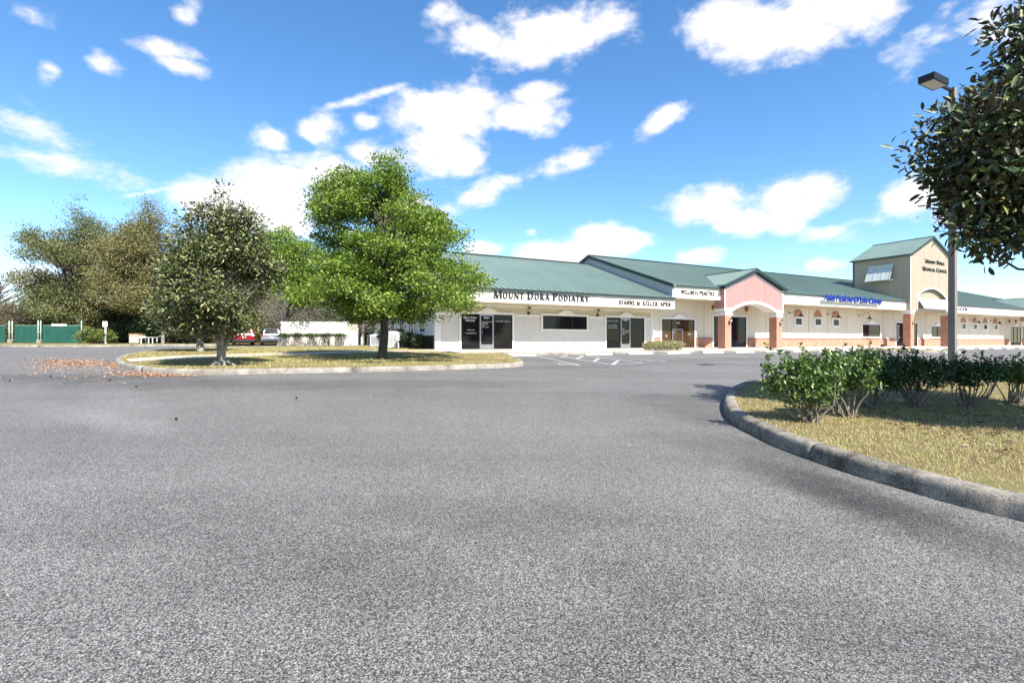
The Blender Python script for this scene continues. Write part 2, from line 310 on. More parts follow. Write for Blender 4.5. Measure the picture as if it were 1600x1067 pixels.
CONEM = pm('pine_cone_brown', (.035,.028,.022), .9, var=.3, scale=30)

# ------------------------------------------------------------------ mesh helpers
class MB:
    def __init__(s): s.v = []; s.f = []
    def quad(s, *p):
        i = len(s.v); s.v += [tuple(q) for q in p]; s.f.append(tuple(range(i, i+len(p)))); return s
    def box(s, x0, x1, y0, y1, z0, z1):
        i = len(s.v); s.v += [(x0,y0,z0),(x1,y0,z0),(x1,y1,z0),(x0,y1,z0),(x0,y0,z1),(x1,y0,z1),(x1,y1,z1),(x0,y1,z1)]
        s.f += [(i,i+3,i+2,i+1),(i+4,i+5,i+6,i+7),(i,i+1,i+5,i+4),(i+1,i+2,i+6,i+5),(i+2,i+3,i+7,i+6),(i+3,i,i+4,i+7)]; return s
    def prism(s, poly, a, b, axis='y'):            # poly in (x,z) swept along y, or (y,z) along x, or (x,y) along z
        f = {'y': lambda u, w, k: (u, k, w), 'x': lambda u, w, k: (k, u, w), 'z': lambda u, w, k: (u, w, k)}[axis]
        i = len(s.v); n = len(poly)
        s.v += [f(u, w, a) for u, w in poly] + [f(u, w, b) for u, w in poly]
        s.f.append(tuple(range(i, i+n))); s.f.append(tuple(range(i+2*n-1, i+n-1, -1)))
        for k in range(n): s.f.append((i+k, i+n+k, i+n+(k+1) % n, i+(k+1) % n))
        return s
    def tube(s, pts, rad, n=8, cap=True):
        pts = [Vector(p) for p in pts]; i0 = len(s.v)
        if not hasattr(rad, '__len__'): rad = [rad]*len(pts)
        ref = None
        for k, p in enumerate(pts):
            dr = (pts[min(k+1, len(pts)-1)]-pts[max(k-1, 0)]).normalized()
            if ref is None:
                ref = dr.orthogonal().normalized()
            ref = (ref-dr*ref.dot(dr)).normalized(); b = dr.cross(ref)
            for j in range(n):
                a = 2*math.pi*j/n; s.v.append(tuple(p+(ref*math.cos(a)+b*math.sin(a))*rad[k]))
        for k in range(len(pts)-1):
            for j in range(n):
                a = i0+k*n+j; b_ = i0+k*n+(j+1) % n; s.f.append((a, b_, b_+n, a+n))
        if cap:
            s.f.append(tuple(i0+j for j in range(n-1, -1, -1))); s.f.append(tuple(i0+(len(pts)-1)*n+j for j in range(n)))
        return s
    def lathe(s, c, prof, n=16):                   # prof: (r, z)
        return s.tube([Vector(c)+Vector((0, 0, z)) for r, z in prof], [max(r, .001) for r, z in prof], n)
    def build(s, name, m, parent=None, loc=None, smooth=False, bevel=0):
        me = bpy.data.meshes.new(name); me.from_pydata(s.v, [], s.f)
        bm = bmesh.new(); bm.from_mesh(me); bmesh.ops.recalc_face_normals(bm, faces=bm.faces)
        if bevel: bmesh.ops.bevel(bm, geom=bm.edges[:], offset=bevel, segments=2, affect='EDGES', clamp_overlap=True)
        bm.to_mesh(me); bm.free()
        me.materials.append(m)
        if smooth: me.polygons.foreach_set('use_smooth', [True]*len(me.polygons))
        o = bpy.data.objects.new(name, me); col.objects.link(o)
        if parent: o.parent = parent
        if loc is not None: o.location = loc
        return o
def tag(o, label=None, cat=None, group=None, kind=None):
    if label: o['label'] = label
    if cat: o['category'] = cat
    if group: o['group'] = group
    if kind: o['kind'] = kind
    return o
def thing(name, label, cat, loc=(0,0,0), rz=0, group=None):
    o = bpy.data.objects.new(name, None); col.objects.link(o); o.location = loc; o.rotation_euler = (0,0,rz)
    o.empty_display_size = .3
    return tag(o, label, cat, group)
def dup(root, loc, rz=None, label=None, group=None, sc=None):
    r = root.copy(); col.objects.link(r); r.location = loc
    if rz is not None: r.rotation_euler = (0,0,rz)
    if sc is not None: r.scale = sc if hasattr(sc, '__len__') else (sc, sc, sc)
    if label: r['label'] = label
    if group: r['group'] = group
    for ch in list(root.children):
        c = ch.copy(); col.objects.link(c); c.parent = r
        for g in ch.children:
            d_ = g.copy(); col.objects.link(d_); d_.parent = c
    return r
def struct(o, cat=None):
    o['kind'] = 'structure'; return o

# ------------------------------------------------------------------ ground sheets
BREAKS = (-90, -40, -2, 5, 27)
def sheet(name, poly, m, off, extra=(), zf=None):
    """flat polygon draped on the terrain at a height above it"""
    pts = [Vector((p[0], p[1], 0)) for p in poly]
    bm = bmesh.new(); vs = [bm.verts.new(p) for p in pts]
    for tri in tessellate_polygon([pts]):
        try: bm.faces.new([vs[i] for i in tri])
        except ValueError: pass
    for p in tuple(BREAKS)+tuple(extra):
        q = L(0, p); bmesh.ops.bisect_plane(bm, geom=bm.verts[:]+bm.edges[:]+bm.faces[:], dist=1e-5, plane_co=(q.x, q.y, 0), plane_no=(CC, -CS, 0))
    for v in bm.verts: v.co.z = (zf or gz)(v.co.x, v.co.y)+off
    bmesh.ops.recalc_face_normals(bm, faces=bm.faces)
    if sum(f.normal.z for f in bm.faces) < 0: bmesh.ops.reverse_faces(bm, faces=bm.faces)
    me = bpy.data.meshes.new(name); bm.to_mesh(me); bm.free(); me.materials.append(m)
    o = bpy.data.objects.new(name, me); col.objects.link(o); return o
def smooth_line(pts, n=6, closed=False):
    P = [Vector((p[0], p[1], 0)) for p in pts]; out = []
    for i in range(len(P)-1):
        p0 = P[max(i-1, 0)]; p1 = P[i]; p2 = P[i+1]; p3 = P[min(i+2, len(P)-1)]
        for k in range(n):
            t = k/n
            out.append(.5*((2*p1)+(p2-p0)*t+(2*p0-5*p1+4*p2-p3)*t*t+(3*p1-p0-3*p2+p3)*t**3))
    out.append(P[-1]); return out
def kerb(name, line, m, w=.17, h=.15, seg=3.0, side=1):
    """kerb swept along a line; the island lies to the left (side=1) or right of travel"""
    mb = MB()
    prof = [(-.004, -.04), (.0, h*.3), (.010, h*.6), (.020, h*.78), (.036, h*.90), (.058, h*.97), (.085, h), (w-.02, h+.004), (w, h-.008), (w, -.04)]
    run = 0; last = None; ring = None
    nrm = []
    for i, p in enumerate(line):
        d_ = (line[min(i+1, len(line)-1)]-line[max(i-1, 0)]).normalized(); nrm.append(Vector((-d_.y, d_.x, 0))*side)
    rnd = random.Random(3)
    jit = 0
    for i, p in enumerate(line):
        if last is not None: run += (p-last).length
        brk = run > seg
        base = len(mb.v)
        for (o, z) in prof:
            q = p+nrm[i]*(o+jit); mb.v.append((q.x, q.y, gz(q.x, q.y)+z))
        k = len(prof)
        if ring is not None:
            for j in range(k-1): mb.f.append((ring+j, ring+j+1, base+j+1, base+j))
        else: mb.f.append(tuple(range(base, base+k)))
        ring = base
        if brk and i < len(line)-1:
            mb.f.append(tuple(range(base+k-1, base-1, -1)))
            d_ = (line[i+1]-p).normalized(); jit = rnd.uniform(-.002, .002)
            b2 = len(mb.v)
            for (o, z) in prof:
                q = p+d_*.006+nrm[i]*(o+jit); mb.v.append((q.x, q.y, gz(q.x, q.y)+z-.001))
            mb.f.append(tuple(range(b2, b2+k))); ring = b2; run = 0
        last = p
    mb.f.append(tuple(range(ring+len(prof)-1, ring-1, -1)))
    o = mb.build(name, m, smooth=True); return struct(o)
def inset(line, dd, side=1):
    out = []
    for i, p in enumerate(line):
        d_ = (line[min(i+1, len(line)-1)]-line[max(i-1, 0)]).normalized(); out.append(p+Vector((-d_.y, d_.x, 0))*side*dd)
    return out

struct(sheet('ground', [(-700,-400),(900,-400),(900,900),(-700,900)], DIRT, -.12))
# parking lot
lot = [L(-6,4.4), L(110,4.4), L(110,60), L(-60,95), (-110,-20), gp(-260,541.6), gp(0,542.0), gp(130,542.3), gp(255,541.0), gp(343,540.5), gp(343,538.3), gp(470,538.3), gp(462,546)]
struct(sheet('parking_lot', [(p[0], p[1]) for p in lot], ASPH, 0))
# lawn island with the two trees, running on to the left side of the building
fr = [(433,543.7),(380,544.6),(330,546),(280,548.6),(235,552),(200,557.5),(184,563),(180,568),(186,573),(204,578),(240,583),(300,585.6),(400,584.6),(500,582.6),(600,580.6),(700,577.6),(775,575.2),(808,573.3),(818,571.2),(817,568.2),(805,562),(790,555.5),(783,552.6)]
l1 = smooth_line([gp(*q) for q in fr], 6)
kerb('island_kerb', l1, CURBL, side=1)
i1 = inset(l1, .165)
sw = L(-3.0, 4.4); 
poly = [(p.x, p.y) for p in i1]+[tuple(L(-5.6,4.45))[:2], tuple(L(-5.6,0))[:2], tuple(L(-5.05,-.05))[:2], tuple(L(-5.05,-40))[:2], tuple(L(-45,-40))[:2], tuple(gp(470,539.0))[:2]]
struct(sheet('lawn', poly, TURF, .135))
wk = [(196,561),(260,556.6),(350,553.6),(430,551.3),(520,549.2),(600,547.3),(670,546.1),(690,546.2)]
wk2 = [(745,548.4),(690,549.6),(600,550.6),(520,552.4),(430,555.1),(350,558.3),(260,562),(203,565.2)]
wl = [gp(x, y, .135) for x, y in wk+wk2]
struct(sheet('footpath', [(p.x, p.y) for p in wl], WALKM, .142))
# strip of grass and kerb at the far left, below the fence
fl = smooth_line([gp(-250,541.6), gp(0,542), gp(130,542.3), gp(255,541.2), gp(343,540.7)], 10)
kerb('far_kerb', fl, CURBL, side=1)
struct(sheet('verge', [(p.x, p.y) for p in inset(fl, .165)]+[(-20,75),(-20,95),(-160,95),(-150,45)], TURF, .13))
# sidewalk along the building
def swz(X, Y):
    p = w2p(X, Y); return float(np.interp(p, [-5, 0, 4.6], [ZF, ZF-.004, gz(*L(0,4.6)[:2])+.14]))
struct(sheet('sidewalk', [tuple(L(-5.2,-.02))[:2], tuple(L(100,-.02))[:2], tuple(L(100,4.6))[:2], tuple(L(-5.2,4.6))[:2]], WALKM, 0, zf=swz))
kerb('sidewalk_kerb', [L(-3.2+i*1.2,4.78) for i in range(90)], CURBL, side=1, h=.14)
# planted median by the tower
md = [L(28.6,4.7), L(28.7,6.5), L(29.6,8.8), L(31.2,10.1), L(32.8,10.1), L(33.6,9.0), L(33.8,6.5), L(33.9,4.7)]
ml = smooth_line(md, 6); kerb('median_kerb', ml, CURBL, side=1)
struct(sheet('median', [(p.x, p.y) for p in inset(ml, .165)], TURF, .135))
# near island at the right
nf = [gp(x, y) for x, y in [(1290,588),(1235,592),(1180,601.5),(1159,606.8),(1141.5,615.5),(1132.5,629),(1131.5,640),(1137,654),(1155.5,668.5),(1180,681),(1215,698.5),(1264,717.5),(1327,739.5),(1376,754.5),(1442.5,774),(1495,789.5),(1547.5,803),(1600,815.5)]]
nf = [Vector((18.5,15.2,0)), Vector((13.5,14.0,0)), Vector((9.8,13.3,0))] + nf + [Vector((4.0,3.25,0)), Vector((4.22,2.5,0)), Vector((4.7,1.3,0)), Vector((5.6,0,0)), Vector((7.4,-1.6,0)), Vector((11.5,-3.0,0))]
l2 = smooth_line(nf, 7)
kerb('near_kerb', l2, CURBM, side=1, w=.20, h=.17, seg=2.9)
i2 = inset(l2, .172)
poly2 = [(p.x, p.y) for p in i2]+[(40,-6),(40,19)]
struct(sheet('near_island', poly2, TURFN, .14))

# painted markings
def stripe(mb, a, b, w, off=.006):
    a = Vector((a[0], a[1], 0)); b = Vector((b[0], b[1], 0)); d_ = (b-a).normalized(); n_ = Vector((-d_.y, d_.x, 0))*w/2
    k = max(1, int((b-a).length/1.0))
    for i in range(k):
        p = a+(b-a)*i/k; q = a+(b-a)*(i+1)/k
        mb.quad(*[(r.x, r.y, gz(r.x, r.y)+off) for r in (p-n_, q-n_, q+n_, p+n_)])
mk = MB()
for k in range(9):
    t = 2.9+3*k if k else None
    if t: stripe(mk, L(t+.28,5.5), L(t+.28,9.8), .1)
for (a, b, w_) in (((874,556.6),(957,570),.1),((902,554),(1005,567),.1),((957,570),(1005,567),.1),((887,555),(876,558),.14),((911,556.2),(900.6,561),.14),((936,560),(928,564.8),.14),((966,563.6),(957,569.6),.14),((838,556),(905,571),.09)):
    stripe(mk, gp(*a), gp(*b), w_, .007)
for t in (39.6, 42.6, 45.6, 48.6, 51.6, 54.6, 57.6, 60.6): stripe(mk, L(t,5.5), L(t,9.8), .1)
struct(mk.build('parking_lines', PAINT))
def wheelchair_mark(c, rz):
    mb = MB(); X = lambda u, v: L(c[0]+u, c[1]-v)
    pts = [(.0,.5),(0,.1),(.35,.1),(.5,-.3)]
    for a, b in zip(pts, pts[1:]): stripe(mb, X(*a), X(*b), .11, .008)
    stripe(mb, X(0,.35), X(.28,.35), .09, .008)
    arc = [(.05+.38*math.cos(R(a)), -.1+.38*math.sin(R(a))) for a in range(130, 345, 22)]
    for a, b in zip(arc, arc[1:]): stripe(mb, X(*a), X(*b), .1, .0085)
    hd = [(-.0+.1*math.cos(R(a)), .66+.1*math.sin(R(a))) for a in range(0, 361, 45)]
    for a, b in zip(hd, hd[1:]): stripe(mb, X(*a), X(*b), .08, .0085)
    struct(mb.build('accessible_symbol', PAINT))
for q in ((884,569.5),(1021,564)): v = gp(*q); wheelchair_mark((.8851*v.x+.4654*(v.y-32), w2p(v.x, v.y)), 0)

# ------------------------------------------------------------------ wheel stops
wsm = MB()
for x0 in (-.915,):
    prof = [(-.075,0),(.075,0),(.068,.07),(.04,.12),(-.04,.12),(-.068,.07)]
    i = 0
    n = len(prof); a = -.915; b = .915
    for (x, sc) in ((a, .8), (a+.05, 1), (b-.05, 1), (b, .8)):
        wsm.v += [(x, u*sc, w*(sc if w else 1)) for u, w in prof]
    wsm.f.append(tuple(range(n))); wsm.f.append(tuple(range(4*n-1, 3*n-1, -1)))
    for r in range(3):
        for k in range(n): wsm.f.append((r*n+k, r*n+(k+1) % n, (r+1)*n+(k+1) % n, (r+1)*n+k))
RZ = math.atan2(CC, CS)
stops = [-3.3+.9, 1.67+.9]+[1.67+.9+3*k for k in range(1, 9)]+[37.2+3*k for k in range(0, 9)]
names = ['at the left end of the row, beside the lawn island', 'in front of the striped hedge, right of the hatched aisle', 'between the small hedge and the third entrance', 'in front of the brown glass entrance', 'left of the salmon portico', 'in front of the left brick column of the salmon portico',
         'in front of the salmon portico opening', 'in front of the right brick column of the salmon portico', 'right of the salmon portico below the first small arched window', 'last before the grass median, left of the tower',
         'first beyond the grass median, before the tower column', 'in front of the tower entrance', 'in front of the tower window, left of the light pole', 'just right of the light pole', 'below the first small window right of the tower', 'below the second small window right of the tower',
         'below the third small window right of the tower', 'below the fourth small window right of the tower', 'in front of the far right entrance']
ws0 = None
for i, (t, nm) in enumerate(zip(stops, names)):
    q = L(t, 5.45); q.z = gz(q.x, q.y)
    if ws0 is None:
        ws0 = wsm.build('wheel_stop', STOPM); o = ws0
    else:
        o = ws0.copy(); col.objects.link(o)
    o.location = q; o.rotation_euler = (0, 0, RZ+random.Random(i).uniform(-.015, .015))
    tag(o, 'white concrete wheel stop '+nm, 'wheel stop', 'wheel stops along the sidewalk')

# ------------------------------------------------------------------ lettering
THK, THN = .205, .10
def g_line(x0, y0, x1, y1, w):
    if abs(y1-y0) > 1e-6: return [[(x0-w/2, y0), (x0+w/2, y0), (x1+w/2, y1), (x1-w/2, y1)]]
    return [[(x0, y0-w/2), (x1, y0-w/2), (x1, y0+w/2), (x0, y0+w/2)]]
def g_arc(cx, cy, rx, ry, a0, a1, tk=THK, tn=THN):
    out = []; n = max(4, int(abs(a1-a0)/20)); P = []
    for i in range(n+1):
        a = R(a0+(a1-a0)*i/n); w = tn+(tk-tn)*abs(math.cos(a)); P.append(((cx+(rx)*math.cos(a), cy+(ry)*math.sin(a)), (cx+(rx-w)*math.cos(a), cy+(ry-w*.9)*math.sin(a))))
    for k in range(n): out.append([P[k][0], P[k+1][0], P[k+1][1], P[k][1]])
    return out
def g_ser(x, y, w=.3):
    return [[(x-w/2, y), (x+w/2, y), (x+w/2, y+.05), (x-w/2, y+.05)]] if y < .5 else [[(x-w/2, y-.05), (x+w/2, y-.05), (x+w/2, y), (x-w/2, y)]]
def glyph(c):
    K, T = THK, THN; l, a, s = g_line, g_arc, g_ser
    G = {
    'M': (.98, l(.14,0,.14,1,T)+l(.16,1,.47,0,K)+l(.47,0,.80,1,T)+l(.82,0,.82,1,K)+s(.14,0)+s(.1,1,.22)+s(.82,0)+s(.88,1,.22)),
    'O': (.82, a(.4,.5,.37,.52,0,360)), 'U': (.82, l(.2,.32,.2,1,K)+a(.4,.34,.285,.36,180,360)+l(.65,.32,.65,1,T)+s(.2,1)+s(.65,1,.26)),
    'N': (.84, l(.14,0,.14,1,T)+l(.16,1,.66,0,K)+l(.68,0,.68,1,T)+s(.14,0,.26)+s(.1,1,.22)+s(.68,1,.26)),
    'T': (.72, l(.35,0,.35,1,K)+l(.03,.965,.67,.965,T)+l(.05,.78,.03,.97,.05)+l(.65,.78,.67,.97,.05)+s(.35,0)),
    'D': (.84, l(.2,0,.2,1,K)+a(.32,.5,.45,.5,-90,90)+l(.06,.963,.34,.963,T)+l(.06,.037,.34,.037,T)),
    'R': (.82, l(.2,0,.2,1,K)+a(.38,.73,.27,.27,-90,90)+l(.06,.963,.4,.963,T)+l(.2,.5,.4,.5,T)+l(.42,.5,.66,0,K)+s(.2,0)+s(.72,0,.2)),
    'P': (.72, l(.2,0,.2,1,K)+a(.38,.72,.28,.28,-90,90)+l(.06,.963,.4,.963,T)+l(.2,.478,.4,.478,T)+s(.2,0)),
    'A': (.80, l(.1,0,.38,1,T)+l(.40,1,.68,0,K)+l(.2,.33,.6,.33,T)+s(.1,0,.24)+s(.7,0,.26)),
    'I': (.40, l(.2,0,.2,1,K)+s(.2,0)+s(.2,1)), 'Y': (.76, l(.14,1,.38,.42,K)+l(.66,1,.4,.42,T)+l(.38,0,.38,.46,K)+s(.38,0)+s(.14,1,.24)+s(.66,1,.22)),
    'J': (.52, l(.34,.2,.34,1,K)+a(.22,.2,.205,.24,180,360)+s(.34,1)), 
    'E': (.70, l(.2,0,.2,1,K)+l(.06,.963,.6,.963,T)+l(.06,.037,.62,.037,T)+l(.2,.5,.46,.5,T)+l(.58,.78,.58,.98,.05)+l(.62,.02,.62,.24,.05)),
    'K': (.82, l(.2,0,.2,1,K)+l(.66,1,.28,.45,T)+l(.36,.58,.66,0,K)+s(.2,0)+s(.2,1)+s(.66,1,.24)+s(.7,0,.24)),
    'L': (.68, l(.2,0,.2,1,K)+l(.06,.037,.6,.037,T)+l(.6,.02,.6,.26,.05)+s(.2,1)),
    'W': (1.08, l(.1,1,.32,0,K)+l(.34,0,.54,.95,T)+l(.54,.95,.74,0,K)+l(.76,0,.98,1,T)+s(.12,1,.26)+s(.98,1,.22)),
    'C': (.76, a(.42,.5,.39,.52,42,318)), 'G': (.82, a(.42,.5,.39,.52,42,318)+l(.7,.05,.7,.45,.12)+s(.7,.5,.24)),
    'S': (.60, a(.31,.74,.24,.27,40,270)+a(.28,.27,.26,.28,-140,90)), '.': (.3, l(.08,.06,.2,.06,.12)), ',': (.3, l(.06,.06,.18,.06,.12)+l(.08,-.12,.15,.05,.06)),
    'B': (.78, l(.2,0,.2,1,K)+a(.38,.75,.24,.25,-90,90)+a(.4,.27,.28,.29,-90,90)+l(.06,.963,.4,.963,T)+l(.2,.52,.4,.52,T)+l(.06,.037,.4,.037,T)),
    '/': (.4, l(.05,-.05,.35,1.05,.07)),
    }
    return G[c]
def letters(mb, text, x0, x1, z0, h, big=1.0, y0=0, th=.05):
    """serif capitals between x0 and x1 standing on z0; capitals marked by upper case, small capitals by lower case"""
    wd = 0; seq = []
    for c in text:
        if c == ' ': wd += .38; continue
        s_ = big if c.isupper() else 1.0
        adv, polys = glyph(c.upper()); seq.append((wd, s_, polys)); wd += adv*s_+.04
    k = (x1-x0)/wd
    for (o, s_, polys) in seq:
        for q in polys:
            P = [(x0+(o+u*s_)*k, z0+w*s_*h) for u, w in q]
            ar = sum(P[i][0]*P[(i+1) % len(P)][1]-P[(i+1) % len(P)][0]*P[i][1] for i in range(len(P)))
            if ar < 0: P = P[::-1]
            mb.prism(P, y0, y0-th, 'y')
def ftext(name, body, m, parent, x0, x1, z0, h, y, ext=.01, shear=0, off=0, sp=1.0, align_w=True):
    cu = bpy.data.curves.new(name, 'FONT'); cu.body = body; cu.extrude = ext; cu.shear = shear; cu.offset = off; cu.space_character = sp
    cu.resolution_u = 3; cu.align_x = 'LEFT'
    tmp = bpy.data.objects.new(name, cu); col.objects.link(tmp)
    bpy.context.view_layer.update()
    me = bpy.data.meshes.new_from_object(tmp.evaluated_get(bpy.context.evaluated_depsgraph_get()))
    bpy.data.objects.remove(tmp)
    xs = [v.co.x for v in me.vertices]; ys = [v.co.y for v in me.vertices]
    kx = (x1-x0)/(max(xs)-min(xs)); kz = h/(max(ys)-min(ys))
    mx_, my_ = min(xs), min(ys)
    for v in me.vertices: v.co = Vector((x0+(v.co.x-mx_)*kx, y-v.co.z, z0+(v.co.y-my_)*kz))
    me.materials.clear(); me.materials.append(m)
    o = bpy.data.objects.new(name, me); col.objects.link(o); o.parent = parent; return o

# ------------------------------------------------------------------ buildings (local x along the front, y into the building, z from the floor)
def arcpts(x0, x1, z0, rise, n=16):
    w = (x1-x0)/2; r = (w*w+rise*rise)/(2*rise); cx = (x0+x1)/2; cz = z0+rise-r; a = math.asin(w/r)
    return [(cx+r*math.sin(-a+2*a*i/n), cz+r*math.cos(-a+2*a*i/n)) for i in range(n+1)]
def roof_slopes(mb, rb, t0, t1, ye, he, yr, hr, yb, hipr=0, th=.10, sp=.40):
    hb = hr-(yb-yr)*(hr-he)/(yr-ye)
    def slab(a, b, c, d_):
        mb.quad(a, b, c, d_); mb.quad(*[(q[0], q[1], q[2]-th) for q in (d_, c, b, a)])
        P = [a, b, c, d_]
        for i in range(4):
            p, q = P[i], P[(i+1) % 4]; mb.quad(p, (p[0],p[1],p[2]-th), (q[0],q[1],q[2]-th), q)
    slab((t0,ye,he), (t1,ye,he), (t1-hipr,yr,hr), (t0,yr,hr))
    slab((t0,yr,hr), (t1-hipr,yr,hr), (t1,yb,hb), (t0,yb,hb))
    if hipr: mb.quad((t1,ye,he), (t1,yb,hb), (t1-hipr,yr,hr))
    n = int((t1-t0)/sp); sl = (hr-he)/(yr-ye)
    for i in range(n+1):
        x = t0+.05+i*sp
        if x > t1-.02: break
        top = yr if x <= t1-hipr else ye+(t1-x)/hipr*(yr-ye)
        zt = he+(top-ye)*sl
        w = .022; hh = .035
        rb.v += [(x-w,ye-.03,he-.0),(x+w,ye-.03,he-.0),(x+w*.5,ye-.03,he+hh),(x-w*.5,ye-.03,he+hh),(x-w,top,zt),(x+w,top,zt),(x+w*.5,top,zt+hh),(x-w*.5,top,zt+hh)]
        j = len(rb.v)-8
        rb.f += [(j,j+1,j+2,j+3),(j+1,j+5,j+6,j+2),(j+2,j+6,j+7,j+3),(j+3,j+7,j+4,j),(j+4,j+7,j+6,j+5)]
def storefront(par, t0, t1, h0, h1, mulls, door=None, glass=GLASS, cap=True, frame=.13, met=DARKMET, sills=()):
    fr = MB(); y = -.07
    fr.box(t0-frame, t0, y, 0, h0-.0, h1); fr.box(t1, t1+frame, y, 0, h0, h1); fr.box(t0-frame, t1+frame, y, 0, h1, h1+frame)
    if h0 > .3: fr.box(t0-frame-.03, t1+frame+.03, y-.03, 0, h0-frame*.8, h0)
    sf = fr.build('storefront' if h0 < .3 else 'window', WHITE, par)
    g = MB().box(t0, t1, -.02, 0, h0, h1); pane = g.build('pane', glass, sf)
    m = MB()
    for t in mulls: m.box(t-.03, t+.03, -.05, -.02, h0, h1)
    m.box(t0, t0+.04, -.05, -.02, h0, h1); m.box(t1-.04, t1, -.05, -.02, h0, h1); m.box(t0+.04, t1-.04, -.048, -.02, h1-.05, h1)
    for z in sills: m.box(t0+.04, t1-.04, -.046, -.02, z-.02, z+.02)
    m.build('mullion', met, sf)
    if door:
        a, b, top = door; dm = MB()
        dm.box(a, a+.09, -.065, -.02, h0+.02, top); dm.box(b-.09, b, -.065, -.02, h0+.02, top); dm.box(a+.09, b-.09, -.065, -.02, h0+.02, h0+.28); dm.box(a+.09, b-.09, -.065, -.02, top-.1, top)
        dd = dm.build('door', ALU, sf)
        hm = MB(); x = a+.13
        hm.tube([(x,-.065,h0+.9),(x,-.13,h0+.9),(x,-.13,h0+1.2),(x,-.065,h0+1.2)], .014, 6); hm.build('door_handle', ALU, sf, smooth=True)
    if cap:
        cx = (t0+t1)/2 if cap is True else cap; z = h1+frame
        pts = [(cx-.62, z), (cx+.62, z), (cx+.62, z+.07)]+[(p[0], p[1]) for p in arcpts(cx-.5, cx+.5, z+.07, .2, 10)[::-1]]+[(cx-.62, z+.07)]
        c = MB(); c.prism(pts, -.1, 0, 'y'); c.build('arched_cap', WHITE, sf)
    return sf
def lantern(par, t, h, y=-.0):
    m = MB(); m.box(t-.06, t+.06, y-.03, y, h-.28, h-.06); m.tube([(t,y-.02,h-.2),(t,y-.16,h-.24),(t,y-.18,h-.1)], .015, 6)
    m.lathe((t, y-.18, h-.12), [(.04,0),(.055,.02),(.06,.03)], 8); m.lathe((t, y-.18, h+.13), [(.10,0),(.11,.01),(.05,.08),(.02,.12),(.0,.15)], 8)
    for k in range(4):
        a = R(45+90*k); m.tube([(t+.055*math.cos(a), y-.18+.055*math.sin(a), h-.09), (t+.09*math.cos(a), y-.18+.09*math.sin(a), h+.13)], .008, 4)
    o = m.build('wall_lantern', DARKMET, par)
    g = MB().lathe((t, y-.18, h-.08), [(.045,0),(.075,.2)], 8).build('lamp_glass', LAMPG, o)
    return o
def gooseneck(par, t, h):
    m = MB().tube([(t,-.0,h),(t,-.05,h)], .07, 10)
    pts = [(t+.02,-.04,h), (t+.18,-.12,h-.02), (t+.32,-.22,h+.04), (t+.5,-.36,h+.2), (t+.68,-.5,h+.22), (t+.78,-.58,h+.1), (t+.8,-.6,h-.1)]
    m.tube(smooth3(pts), .018, 6)
    o = m.build('gooseneck_lamp', DARKMET, par, smooth=True)
    MB().lathe((t+.8,-.6,h-.34), [(.26,0),(.25,.03),(.10,.12),(.05,.2),(.04,.26)], 14).build('lamp_shade', DARKMET, o, smooth=True)
    return o
def smooth3(pts, n=4):
    P = [Vector(p) for p in pts]; out = []
    for i in range(len(P)-1):
        p0 = P[max(i-1, 0)]; p1 = P[i]; p2 = P[i+1]; p3 = P[min(i+2, len(P)-1)]
        for k in range(n):
            t = k/n; out.append(.5*((2*p1)+(p2-p0)*t+(2*p0-5*p1+4*p2-p3)*t*t+(3*p1-p0-3*p2+p3)*t**3))
    out.append(P[-1]); return out
BL = (0, 32, ZF)
YR, YB = 7.73, 17.5
# ---- podiatry office, lower roof
b1 = thing('office_building', 'podiatry office with pale siding and lower green metal roof, left end of the row', 'building', BL, RZ)
w = MB(); w.box(-4.96, 11.6, 0, 15.46, -.35, 2.9)
w.build('wall', BEIGE, b1)
gb = MB(); gb.prism([(0,2.9),(15.46,2.9),(YR,6.75)], -4.9, 11.4, 'x'); gb.build('gable_wall', SIDING, b1)
# lap siding: front below the trim board and the whole left side
def laps(mb, a, b, z0, z1, y, axis='x', holes=()):
    z = z0; k = .19
    while z < z1-.01:
        zz = min(z+k, z1)
        segs = [(a, b)]
        for (ha, hb, hz0, hz1) in holes:
            if zz > hz0 and z < hz1:
                ns = []
                for (u, v) in segs:
                    if hb <= u or ha >= v: ns.append((u, v))
                    else:
                        if ha > u: ns.append((u, ha))
                        if hb < v: ns.append((hb, v))
                segs = ns
        for (u, v) in segs:
            if axis == 'x': mb.prism([(y-.028, z), (y-.008, zz), (y, zz), (y, z)], u, v, 'x')
            else: mb.prism([(y-.028, z), (y-.008, zz), (y, zz), (y, z)], u, v, 'y')
        z = zz
for a, b in ((-4.85,-3.57),(.14,7.2),(10.92,11.42)):
    ls = MB(); laps(ls, a, b, -.02, 2.03, 0, 'x', [(2.05,5.9,1.15,2.3)]); ls.build('siding', SIDING, b1)
ls = MB(); holes = [(1.7,3.05,.98,2.3),(4.1,5.4,.98,2.3),(6.4,7.7,.98,2.3),(8.8,10.1,.98,2.3),(11.2,12.5,.98,2.3)]
laps(ls, .12, 15.46, .92, 2.9, -4.96, 'y', holes)
sidew = ls.build('siding', SIDING, b1)
tr = MB(); tr.box(-5.05,-4.84,-.05,.14,-.3,2.75); tr.box(11.42,11.6,-.05,0,-.02,2.75); tr.box(-4.83,-3.58,-.045,0,2.03,2.16); tr.box(.16,2.05,-.045,0,2.03,2.16); tr.box(5.9,7.2,-.045,0,2.03,2.16); tr.box(10.95,11.4,-.045,0,2.03,2.16)
tr.box(-4.83,-4.7,-.047,0,.0,2.03); tr.box(-5.02,-4.96,.14,15.46,.82,.92)
tr.build('trim_board', WHITE, b1)
MB().box(-5.0,-4.96,.14,15.3,-.3,.815).build('brick_base', pm('dark_brown_brick', (.07,.035,.028), .9, var=.3, scale=9), b1)
MB().tube([(11.62,-.08,2.7),(11.62,-.08,.05)], .045, 8).build('downspout', WHITE, b1)
